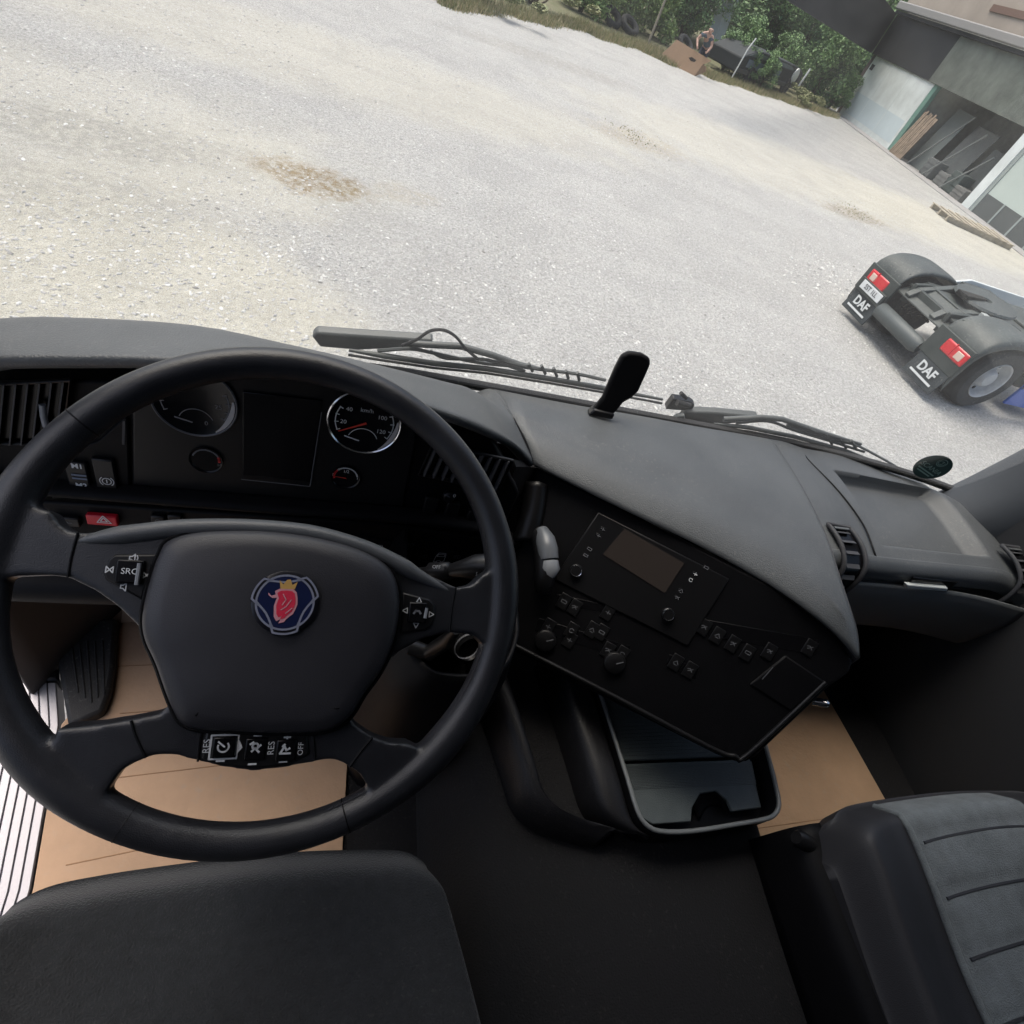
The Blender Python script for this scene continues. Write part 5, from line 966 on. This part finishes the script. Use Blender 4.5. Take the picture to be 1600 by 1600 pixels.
for s_ in (sP + .05, sQ + .2):
    a = b0 + bd_ * s_; slab('bay_side_wall', [a + bn * -0.2, a + bn * -4.5, a + bn * -4.5 + V((0, 0, 3.4)), a + bn * -0.2 + V((0, 0, 3.4))], bd_, 0.15, INW, shed)
a = b0 + bd_ * sP; slab('bay_ceiling', [a + bn * -.1 + V((0, 0, 3.4)), a + bd_ * (sQ - sP + .4) + bn * -.1 + V((0, 0, 3.4)), a + bd_ * (sQ - sP + .4) + bn * -4.6 + V((0, 0, 3.4)), a + bn * -4.6 + V((0, 0, 3.4))], (0, 0, 1), 0.1, INW, shed)
bb('bay_back_wall', sL - .5, sQ + 10, 0, ZT + 5, INW, -4.9, 0.2)
# things in the open bay
def leaning(name, label, cat, s0, s1, z1, off0, off1, m, n=1, th=0.06, grp=None):
    t_ = thing(name, label, cat, b0 + bd_ * s0 + bn * off0, grp); w = (s1 - s0) / n
    for i in range(n):
        a = b0 + bd_ * (s0 + w * i + 0.012); e = a + bd_ * (w - 0.024); top = z1 + 0.08 * math.sin(i * 2.3)
        q = [a + bn * off0, e + bn * off0, e + bn * off1 + V((0, 0, top)), a + bn * off1 + V((0, 0, top))]; slab('plank' if n > 1 else 'panel', q, bn, th, m, t_, 0.005)
    return t_
leaning('board_stack', 'weathered brown boards leaning upright just inside the open bay', 'boards', sP + 0.55, sP + 1.9, 1.9, 0.25, -0.1, mat('old_board', (0.26, 0.20, 0.145), 0.85, 0.3, 20, 0.3, 4), 9)
leaning('glass_sheet', 'pale greenish sheet leaning behind the brown boards', 'sheet', sP + 1.2, sP + 2.6, 2.5, -0.6, -1.1, mat('pale_sheet', (0.20, 0.225, 0.215), 0.4), 1, 0.03)
leaning('grey_sheet', 'large grey sheet leaning in the middle of the open bay', 'sheet', sP + 3.0, sP + 4.8, 2.3, -0.8, -1.3, mat('grey_sheet_', (0.13, 0.14, 0.135), 0.6, 0, 1, .2, 1), 1, 0.03)
leaning('dark_sheet', 'dark panel leaning at the right of the open bay', 'sheet', sP + 5.2, sP + 6.6, 1.9, -0.9, -1.2, mat('dark_sheet_', (0.10, 0.11, 0.105), 0.6, 0, 1, .2, 1), 1, 0.03)
PIPEM = mat('pipe_steel', (0.20, 0.215, 0.205), 0.4)
for i, (s_, e_, z_, lab) in enumerate(((2.3, 3.6, 2.5, 'long pale pipe leaning beside the brown boards'), (3.9, 5.1, 2.2, 'steel pipe leaning against the middle of the open bay'), (5.6, 6.5, 1.7, 'short steel pipe leaning at the right of the open bay'))):
    q = thing('steel_pipe', lab, 'pipe', b0 + bd_ * (sP + s_), 'pipes leaning in the bay')
    tube('pipe', [b0 + bd_ * (sP + s_) + bn * 0.05 + V((0, 0, 0.02)), b0 + bd_ * (sP + e_) + bn * -0.5 + V((0, 0, z_))], 0.035, PIPEM, q, 8); lathe('pipe_collar', b0 + bd_ * (sP + s_ * .5 + e_ * .5) + bn * -.22 + V((0, 0, z_ * .5)), (bd_ * (e_ - s_) + V((0, 0, z_))), [(0.035, -.03), (.05, -.03), (.05, .03), (.035, .03)], PIPEM, q, 8)
for i, (s_, o_, h_, c_, lab) in enumerate(((3.2, -0.2, .7, (.12, .13, .13), 'dark crate on the bay floor beside the long pale pipe'), (4.4, -.3, .5, (.16, .165, .16), 'pale crate on the bay floor between two leaning pipes'), (5.4, -.2, .8, (.07, .09, .085), 'tall dark crate on the bay floor left of the white post'), (6.3, -.1, .45, (.17, .17, .16), 'low grey crate on the bay floor next to the white post'))):
    q = thing('crate', lab, 'crate', b0 + bd_ * (sP + s_)); m_ = mat('crate_mat_%d' % i, c_, 0.7, 0.2, 20, 0.2, 3); a = b0 + bd_ * (sP + s_) + bn * o_
    slab('crate_body', [a, a + bd_ * 0.8, a + bd_ * .8 + V((0, 0, h_)), a + V((0, 0, h_))], bn, 0.6, m_, q, 0.02)
    for k in range(3): slab('crate_slat', [a + bn * .02 + V((0, 0, h_ * (.08 + .32 * k))), a + bn * .02 + bd_ * .8 + V((0, 0, h_ * (.08 + .32 * k))), a + bn * .02 + bd_ * .8 + V((0, 0, h_ * (.28 + .32 * k))), a + bn * .02 + V((0, 0, h_ * (.28 + .32 * k)))], bn, 0.018, m_, q)
# concrete apron
ap = [b0 + bd_ * (sL - 1) + bn * 0.0, b0 + bd_ * (sQ + 10), b0 + bd_ * (sQ + 10) + bn * 0.9, b0 + bd_ * (sL - 1) + bn * 0.9]
tag(slab('apron', [V((p.x, p.y, 0.03)) for p in ap], (0, 0, 1), 0.1, mat('apron_concrete', (0.36, 0.35, 0.345), 0.9, 0.3, 30, 0.15, 1.5)), kind='structure')
# pallet
pA, pB = G(1478, 346), G(1578, 392); pd = (pB - pA).normalized(); pn = V((-pd.y, pd.x, 0)); pn = pn if pn.x > 0 else -pn; pl_len = (pB - pA).length
plt = thing('wooden_pallet', 'old wooden pallet lying on the ground in front of the pale green door', 'pallet', pA)
WOOD = mat('pallet_wood', (0.40, 0.355, 0.28), 0.9, 0.4, 30, 0.25, 3); PAX = (pd, pn, V((0, 0, 1)))
for j in range(3): box('bearer', pA + pd * pl_len / 2 + pn * (0.1 + j * 0.6) + V((0, 0, 0.09)), (pl_len, 0.09, 0.12), WOOD, plt, 0.006, PAX)
for i in range(9): box('slat', pA + pd * (0.07 + i * (pl_len - .14) / 8) + pn * 0.7 + V((0, 0, 0.165)), (0.14, 1.42, 0.026), WOOD, plt, 0.004, PAX)
for i in range(3): box('bottom_board', pA + pd * pl_len / 2 + pn * (0.1 + i * 0.6) + V((0, 0, 0.015)), (pl_len, 0.12, 0.024), WOOD, plt, 0.004, PAX)
# ================================================================== PLANTS along the far edge of the yard
LEAF = []
for i, (c1, c2) in enumerate((((0.11, 0.19, 0.055), (0.32, 0.44, 0.15)), ((0.065, 0.13, 0.05), (0.20, 0.33, 0.11)), ((0.14, 0.17, 0.06), (0.34, 0.34, 0.16)))):
    m = bpy.data.materials.new('leaf_%d' % i); m.use_nodes = True; t3 = m.node_tree; b3 = t3.nodes['Principled BSDF']; b3.inputs['Roughness'].default_value = 0.6
    g3 = t3.nodes.new('ShaderNodeNewGeometry'); r3 = t3.nodes.new('ShaderNodeValToRGB'); r3.color_ramp.elements[0].color = (*c1, 1); r3.color_ramp.elements[1].color = (*c2, 1)
    t3.links.new(g3.outputs['Random Per Island'], r3.inputs['Fac']); t3.links.new(r3.outputs['Color'], b3.inputs['Base Color']); LEAF.append(m)
BARK = mat('bark', (0.12, 0.09, 0.065), 0.9, 0.5, 40, 0.3, 6)
def leafcloud(name, n, rx, ry, h, z0, m, lump, size=0.07, seed=0):
    r = np.random.default_rng(seed); C0 = []
    for _ in range(lump): C0.append((r.normal() * rx * .5, r.normal() * ry * .5, z0 + (h - z0) * r.random() ** .8, (0.22 + .25 * r.random()) * min(rx, h * .5)))
    C0 = np.array(C0); k = r.integers(0, lump, n); d = r.normal(size=(n, 3)); d /= np.linalg.norm(d, axis=1)[:, None]
    rad = C0[k, 3] * (r.random(n) ** .45); p = C0[k, :3] + d * rad[:, None]; p[:, 2] = np.maximum(p[:, 2], 0.03)
    a = r.normal(size=(n, 3)); a /= np.linalg.norm(a, axis=1)[:, None]; bv = np.cross(a, r.normal(size=(n, 3))); bv /= np.linalg.norm(bv, axis=1)[:, None]
    s = size * (0.6 + 0.8 * r.random(n))[:, None]
    Vv = np.stack([p - a * s, p + bv * s * .5, p + a * s, p - bv * s * .5], 1).reshape(-1)
    me = bpy.data.meshes.new(name); me.vertices.add(n * 4); me.vertices.foreach_set('co', Vv); me.loops.add(n * 4); me.loops.foreach_set('vertex_index', np.arange(n * 4)); me.polygons.add(n)
    me.polygons.foreach_set('loop_start', np.arange(n) * 4); me.polygons.foreach_set('loop_total', np.full(n, 4)); me.update(); me.materials.append(m); return me
def bush_proto(i, m, rx, ry, h, n, lump, size, z0=0.25):
    root = bpy.data.objects.new('bush', None); root['_local'] = 1
    cr_ = bpy.data.objects.new('crown', leafcloud('crown', n, rx, ry, h, z0, m, lump, size, i)); VS, FS = [], []
    r = random.Random(i)
    for _ in range(7):
        a = r.random() * 6.28; e = V((math.cos(a) * rx * .5 * r.random(), math.sin(a) * ry * .5 * r.random(), h * (.55 + .4 * r.random())))
        vs_, fs_ = tube_geo([V((e.x * .1, e.y * .1, -0.05)), e * .5 + V((r.uniform(-.1, .1), r.uniform(-.1, .1), 0)), e], [0.045, 0.03, 0.01], 6); o = len(VS); VS += vs_; FS += [tuple(x + o for x in f) for f in fs_]
    me = bpy.data.meshes.new('stems'); me.from_pydata([tuple(v) for v in VS], [], FS); me.materials.append(BARK); stm = bpy.data.objects.new('stems', me)
    return root, cr_, stm
PRO = [bush_proto(1, LEAF[0], 1.5, 1.2, 2.4, 7000, 26, 0.085), bush_proto(2, LEAF[1], 1.5, 1.3, 3.4, 9000, 34, 0.085), bush_proto(3, LEAF[2], 1.3, 1.0, 1.2, 5000, 22, 0.06), bush_proto(4, LEAF[1], 1.7, 1.4, 4.6, 10000, 40, 0.09)]
def plant(k, x, y, rot, sc, label, name='bush'):
    r, c_, s_ = PRO[k]; o = bpy.data.objects.new(name, None); COL.objects.link(o); o.location = (x, y, 0); o.rotation_euler.z = rot; o.scale = sc; tag(o, label, 'bush', 'bushes along the far edge of the yard')
    for part in (c_, s_):
        q = part.copy(); COL.objects.link(q); q.parent = o
    return o
def at_edge(px, py, back=0.0):
    g = G(px, py); d = V((g.x, g.y, 0)).normalized(); g = g + d * back; return g.x, g.y
B_ = [(2, (735, 6), 0.8, (1.2, 1, .5), 'low yellowish scrub at the far left end of the plants'), (2, (830, 14), 1.0, (1.3, 1, .6), 'low scrub left of the leafy bush at the top of the yard'),
      (0, (905, 24), 1.0, (1.1, 1, .9), 'leafy green bush at the left end of the row, behind the scrub'), (0, (965, 44), 1.2, (1.1, 1, 1.1), 'leafy green bush behind the dark tyres'), (0, (1015, 62), 1.4, (1, 1, 1), 'bright green bush behind the leaning wooden pole'),
      (1, (1060, 70), 3.2, (1, 1, 1), 'tall bush behind the person and the cardboard'), (1, (1128, 112), 0.6, (.55, .5, .42), 'small dark bush right beside the held cardboard'), (3, (1165, 105), 4.0, (1, 1, .9), 'tall dark bush behind the wrecked van'), (0, (1165, 100), 3.0, (.8, .8, 1.5), 'bright leafy bush growing over the wrecked van'),
      (3, (1225, 135), 3.6, (1, 1, 1), 'tall dark bush at the right of the wrecked van'), (1, (1262, 158), 1.4, (.9, .9, 1.0), 'dense dark bush between the van and the white shed door'), (1, (1292, 172), .9, (.7, .6, .55), 'bush growing against the corner of the shed'), (3, (1290, 165), 4.5, (1, 1, 1.0), 'tall dark bush under the dark end of the fascia'),
      (3, (930, 26), 7, (1.6, 1.3, 1.0), 'tall dark bush standing behind the left end of the row'), (3, (1000, 50), 8, (1.6, 1.3, 1.1), 'tall dark bush far behind the leaning pole'), (3, (1060, 75), 9, (1.7, 1.3, 1.1), 'tall dark bush far behind the person'), (3, (1120, 95), 9, (1.7, 1.3, 1.2), 'tall dark bush behind the white board'), (3, (1180, 115), 9, (1.8, 1.3, 1.3), 'tall dark bush at the back behind the van'), (3, (1235, 138), 9, (1.8, 1.3, 1.3), 'tall dark bush at the back left of the shed'), (3, (1290, 165), 10, (1.8, 1.3, 1.3), 'tall dark bush at the back beyond the shed corner'),
      (1, (1185, 138), .35, (.75, .35, .40), 'small bush in front of the side of the van'), (1, (1150, 126), .45, (.5, .35, .36), 'little bush against the front wheel of the van'), (1, (1150, 112), 1.7, (.9, .6, .62), 'bush climbing over the roof of the van'), (1, (1208, 132), 1.5, (.9, .6, .62), 'bush climbing over the rear of the van'),
      (2, (1250, 165), .3, (.9, .6, .5), 'low scrub at the foot of the plants beside the van')]
for k, p, back, sc, lab in B_:
    x, y = at_edge(*p, back); plant(k, x, y, RNG.random() * 6.28, sc, lab)
# grass verge
def verge(n):
    L = [G(690, 4), G(760, 18), G(900, 45), G(1010, 82), G(1040, 96), G(1120, 124), G(1200, 150), G(1305, 184)]; seg = RNG.integers(0, len(L) - 1, n); tt = RNG.random(n)
    A = np.array([(p.x, p.y) for p in L]); p = A[seg] * (1 - tt[:, None]) + A[seg + 1] * tt[:, None]; nrm = p / np.linalg.norm(p, axis=1)[:, None]
    wob = 0.5 * np.sin(p[:, 0] * 2.1) + 0.35 * np.sin(p[:, 0] * 5.3 + 1)
    return p + nrm * (RNG.random(n) ** 1.6 * 2.6 - 0.25 + 0.55 * wob)[:, None] + RNG.normal(size=(n, 2)) * .12
def grass(name, P, hmin, hmax, m):
    n = len(P); a = RNG.random(n) * 6.283; h = hmin + (hmax - hmin) * RNG.random(n) ** 2; w = 0.012; lean = RNG.normal(size=(n, 2)) * 0.3 * h[:, None]
    d = np.stack([np.cos(a), np.sin(a)], 1) * w; z0 = np.zeros((n, 1))
    v0 = np.hstack([P - d, z0]); v1 = np.hstack([P + d, z0]); v2 = np.hstack([P + lean, h[:, None]]); Vv = np.stack([v0, v1, v2], 1).reshape(-1)
    me = bpy.data.meshes.new(name); me.vertices.add(n * 3); me.vertices.foreach_set('co', Vv); me.loops.add(n * 3); me.loops.foreach_set('vertex_index', np.arange(n * 3)); me.polygons.add(n); me.polygons.foreach_set('loop_start', np.arange(n) * 3); me.polygons.foreach_set('loop_total', np.full(n, 3)); me.update(); me.materials.append(m)
    o = bpy.data.objects.new(name, me); COL.objects.link(o); return o
GRM = bpy.data.materials.new('grass_blades'); GRM.use_nodes = True; t4 = GRM.node_tree; g4 = t4.nodes.new('ShaderNodeNewGeometry'); r4 = t4.nodes.new('ShaderNodeValToRGB'); e4 = r4.color_ramp.elements; e4[0].color = (.10, .14, .04, 1); e4[1].color = (.50, .40, .24, 1); m4 = e4.new(.40); m4.color = (.26, .25, .11, 1)
t4.links.new(g4.outputs['Random Per Island'], r4.inputs['Fac']); t4.links.new(r4.outputs['Color'], t4.nodes['Principled BSDF'].inputs['Base Color'])
tag(grass('grass', verge(42000), 0.03, 0.24, GRM), 'rough grass verge between the gravel and the bushes', 'grass', kind='stuff')
def tufts(n):
    C0 = [G(1335, 335), G(1340, 330), G(1000, 220), G(985, 206), G(1400, 245), G(1550, 455)]; k = RNG.integers(0, len(C0), n); A = np.array([(c.x, c.y) for c in C0]); return A[k] + RNG.normal(size=(n, 2)) * np.array([.35, .3]) * (0.5 + .3 * (k[:, None] < 4))
tag(grass('weeds', tufts(500), 0.01, 0.035, GRM), 'thin dry weeds growing through the gravel', 'weeds', kind='stuff')
# tyres at the edge
def torus_geo(R, r, n=28, k=10): 
    return tube_geo([V((R * math.cos(6.2832 * i / n), R * math.sin(6.2832 * i / n), 0)) for i in range(n)], r, k, True)
for (px, py, bk, tilt, lab) in ((978, 56, .9, .5, 'black tyre leaning in the grass left of the wooden pole'), (950, 46, 1.2, .6, 'black tyre half hidden under the leafy bush'), (1062, 90, 2.2, .6, 'black tyre behind the person, under the tall bush')):
    x, y = at_edge(px, py, bk); vs_, fs_ = torus_geo(0.36, 0.13); R3 = Matrix.Rotation(0.4, 3, 'Z') @ Matrix.Rotation(tilt, 3, 'X'); zmin = min((R3 @ v).z for v in vs_)
    tag(mesh('tyre', [R3 @ v + V((x, y, -zmin - .02)) for v in vs_], fs_, TYRE), lab, 'tyre', 'old tyres in the verge')
x, y = at_edge(1012, 70, 0.2); pt = aty(1041, -4, y + .2)
tag(tube('wooden_pole', [V((x, y, -0.05)), pt, pt + (pt - V((x, y, 0))) * .6], [0.06, 0.05, 0.045], mat('pole_wood', (0.34, 0.30, 0.23), 0.9, 0.3, 30, .2, 5), None, 8), 'pale leaning wooden pole in front of the green bush', 'pole')
# white board standing behind the person
x, y = at_edge(1112, 92, 2.2); PWB = Plane((x, y, 0), (-.45, -1, 0)); wb = PWB.pts([(1104, 60), (1126, -8), (1158, -8), (1130, 60), (1112, 84)])
wbt = thing('white_board', 'tall pale white board standing among the bushes behind the person', 'board', (x, y, 0)); slab('board', [wb[0], wb[1], wb[2], wb[3], V((wb[3].x, wb[3].y, 0)), V((wb[0].x, wb[0].y, 0))], PWB.n, 0.05, mat('board_white', (0.62, 0.66, 0.67), 0.5), wbt)
for d_ in (0.02, .5): tube('board_edge', [wb[0].lerp(wb[3], d_) + PWB.n * .02, wb[1].lerp(wb[2], d_) + PWB.n * .02], 0.03, mat('edge_white', (.7, .72, .72), .5), wbt, 6)
# wrecked van among the plants
vA, vB = at_edge(1140, 128, 1.0), at_edge(1235, 152, .8); vA, vB = V((*vA, 0)), V((*vB, 0)); vd = (vB - vA).normalized(); vn = V((vd.y, -vd.x, 0)); vn = vn if vn.dot(vA) < 0 else -vn; vl = (vB - vA).length
van = thing('wrecked_van', 'dark derelict van overgrown by bushes, with a pale round plate on its side', 'van', vA + vd * vl / 2); VANM = mat('van_dark', (0.016, 0.021, 0.023), 0.75, 0.1, 8, 0.3, 1.5)
def Vp(a, z, o=0.0): return vA + vd * (a * vl) + vn * o + V((0, 0, z))
slab('body', [Vp(0, .3), Vp(0, .85), Vp(.06, .98), Vp(.16, 1.22), Vp(.24, 1.28), Vp(.8, 1.22), Vp(.93, 1.15), Vp(1, 1.0), Vp(1, .3)], vn, 1.7, VANM, van, 0.06)
slab('window', [Vp(.08, 1.0, .02), Vp(.16, 1.17, .02), Vp(.42, 1.18, .02), Vp(.44, 1.0, .02)], vn, 0.03, mat('van_glass', (.10, .12, .125), .2), van); slab('window', [Vp(.48, 1.0, .02), Vp(.47, 1.18, .02), Vp(.74, 1.15, .02), Vp(.80, 1.0, .02)], vn, 0.03, MATS['van_glass'], van)
slab('bumper', [Vp(-.01, .32, .06), Vp(1.01, .32, .06), Vp(1.01, .48, .06), Vp(-.01, .48, .06)], vn, 0.1, mat('van_trim', (.04, .045, .045), .6), van, .02); slab('side_panel', [Vp(.10, .58, .03), Vp(.62, .55, .03), Vp(.62, .85, .03), Vp(.10, .88, .03)], vn, .04, mat('van_blue', (.10, .14, .19), .4), van, .02)
lathe('round_plate', Vp(.86, .82, .06), vn, [(0, .03), (.30, .03), (.34, .01), (.34, -.04)], mat('plate_pale', (.62, .64, .63), .5), van, 28)
for a in (.2, .82): lathe('wheel', Vp(a, .33, -.02), vn, [(0, .06), (.18, .06), (.2, .1), (.33, .1), (.34, .05), (.34, -.12)], TYRE, van, 28)
tube('white_frame', [Vp(-.02, .1, .08), Vp(.0, 1.2, .08), Vp(.04, 1.6, .05)], 0.03, mat('frame_white', (.62, .64, .62), .5), van, 6); tube('white_frame', [Vp(1.0, .5, .08), Vp(1.03, 1.3, .08)], 0.05, MATS['frame_white'], van, 6)

# ================================================================== PERSON and the cardboard held up
pc = G(1080, 116); pdn = V((pc.x, pc.y, 0)).normalized(); pr = V((pdn.y, -pdn.x, 0)); HB = pc + pdn * 0.75   # behind the cardboard; pr points to the right of the view
def H(r, d, z): return HB + pr * r + pdn * d + V((0, 0, z))
SKIN = mat('skin', (0.42, 0.26, 0.20), 0.6); SHIRT = mat('shirt_blue_grey', (0.075, 0.10, 0.125), 0.85, .2, 60, .12, 6); TROU = mat('trousers_dark', (0.03, 0.035, 0.05), 0.9)
man = thing('person', 'bald person in a grey blue T-shirt bending over a large piece of cardboard', 'person', HB)
def skin(name, J, E_, m, parent, lv=2):
    me = bpy.data.meshes.new(name); me.from_pydata([tuple(j[0]) for j in J], E_, []); o = bpy.data.objects.new(name, me); COL.objects.link(o); par(o, parent); me.materials.append(m)
    s = o.modifiers.new('skin', 'SKIN'); me.skin_vertices[0].data[0].use_root = True
    for i, j in enumerate(J): me.skin_vertices[0].data[i].radius = (j[1], j[2] if len(j) > 2 else j[1])
    s.use_smooth_shade = True; u = o.modifiers.new('sub', 'SUBSURF'); u.levels = lv; u.render_levels = lv; return o
J = [(H(.10, .22, .80), .15, .12), (H(.05, .12, .98), .15, .11), (H(-.02, -.02, 1.14), .17, .11), (H(-.03, -.10, 1.24), .13, .09), (H(-.02, -.16, 1.30), .055),
     (H(-.22, -.10, 1.20), .075), (H(-.36, -.14, .98), .055), (H(-.26, -.36, .82), .04), (H(-.22, -.44, .78), .035),
     (H(.16, -.10, 1.20), .075), (H(.28, -.16, .96), .055), (H(.22, -.38, .80), .04), (H(.18, -.46, .76), .035),
     (H(.00, .22, .74), .095), (H(-.02, .02, .46), .075), (H(-.02, .16, .10), .05), (H(-.02, .0, .05), .045),
     (H(.20, .24, .74), .095), (H(.24, .04, .46), .075), (H(.24, .18, .10), .05), (H(.24, .02, .05), .045),
     (H(-.01, -.21, 1.33), .075), (H(-.005, -.25, 1.37), .098, .088), (H(-.005, -.25, 1.44), .088, .080)]
bodyo = skin('body', J, [(0, 1), (1, 2), (2, 3), (3, 4), (3, 5), (5, 6), (6, 7), (7, 8), (3, 9), (9, 10), (10, 11), (11, 12), (0, 13), (13, 14), (14, 15), (15, 16), (0, 17), (17, 18), (18, 19), (19, 20), (4, 21), (21, 22), (22, 23)], SKIN, man)
skin('shirt', [(H(.10, .21, .84), .175, .145), (H(.05, .12, .99), .17, .13), (H(-.02, -.02, 1.15), .19, .13), (H(-.03, -.09, 1.235), .145, .105), (H(-.22, -.10, 1.20), .092), (H(-.30, -.12, 1.08), .08), (H(.16, -.10, 1.20), .092), (H(.23, -.13, 1.07), .08)], [(0, 1), (1, 2), (2, 3), (3, 4), (4, 5), (3, 6), (6, 7)], SHIRT, man)
skin('trousers', [(H(.10, .23, .78), .165, .135), (H(.00, .22, .73), .11), (H(-.02, .02, .46), .09), (H(-.02, .15, .12), .07), (H(.20, .24, .73), .11), (H(.24, .04, .46), .09), (H(.24, .17, .12), .07)], [(0, 1), (1, 2), (2, 3), (0, 4), (4, 5), (5, 6)], TROU, man)
for r_ in (-.21, .18):
    for k in range(5):
        a = H(r_ + (k - 2) * .017, -.46 - .01 * (k in (1, 2, 3)), .775 if k else .79); tube('finger', [a, a + V((0, 0, -.03)) - pdn * .025, a + V((0, 0, -.065 + .008 * abs(k - 2))) - pdn * .018], [.010, .009, .006], SKIN, man, 6)
for s in (-1, 1):
    lathe('ear', H(-.005 + s * .095, -.245, 1.38), pr, [(0, -.012), (.022, -.008), (.026, 0), (.022, .008), (0, .012)], SKIN, man, 10); lathe('eye', H(-.005 + s * .035, -.335, 1.385), pdn, [(0, -.006), (.008, -.003), (.01, .004)], mat('eye_dark', (.04, .03, .03), .3), man, 8)
tube('nose', [H(-.005, -.335, 1.385), H(-.005, -.36, 1.35), H(-.005, -.335, 1.34)], [.008, .014, .010], SKIN, man, 8); tube('mouth', [H(-.035, -.325, 1.315), H(-.005, -.335, 1.312), H(.025, -.325, 1.315)], .006, mat('lips', (.34, .14, .12), .6), man, 6)
cbt = thing('held_cardboard', 'large brown cardboard piece with a dark hole held upright by the person', 'cardboard', pc)
PCB = Plane(pc + V((0, 0, 0.0)), (-pdn.x, -pdn.y, 0.55), pr); CB2 = mat('cardboard_outdoor', (0.30, 0.195, 0.12), 0.85, 0.1, 100, .08, 2)
slab('panel', PCB.pts([(1032, 86), (1058, 62), (1112, 95), (1098, 101), (1084, 120), (1074, 115)]), PCB.n, 0.012, CB2, cbt)
PCB2 = Plane(PCB.at(1084, 120), (-pdn.x * .8 + pr.x * .8, -pdn.y * .8 + pr.y * .8, 0.45)); slab('flap', [PCB.at(1084, 120, .004), PCB.at(1098, 101, .004), PCB2.at(1104, 104), PCB2.at(1103, 112)], PCB.n, 0.012, CB2, cbt)
mesh('hole', PCB.pts([(1076, 90), (1081, 89), (1088, 94), (1085, 97), (1079, 95)], 0.004), [(0, 1, 2, 3, 4)], mat('hole_dark', (.02, .014, .01), .9), cbt)
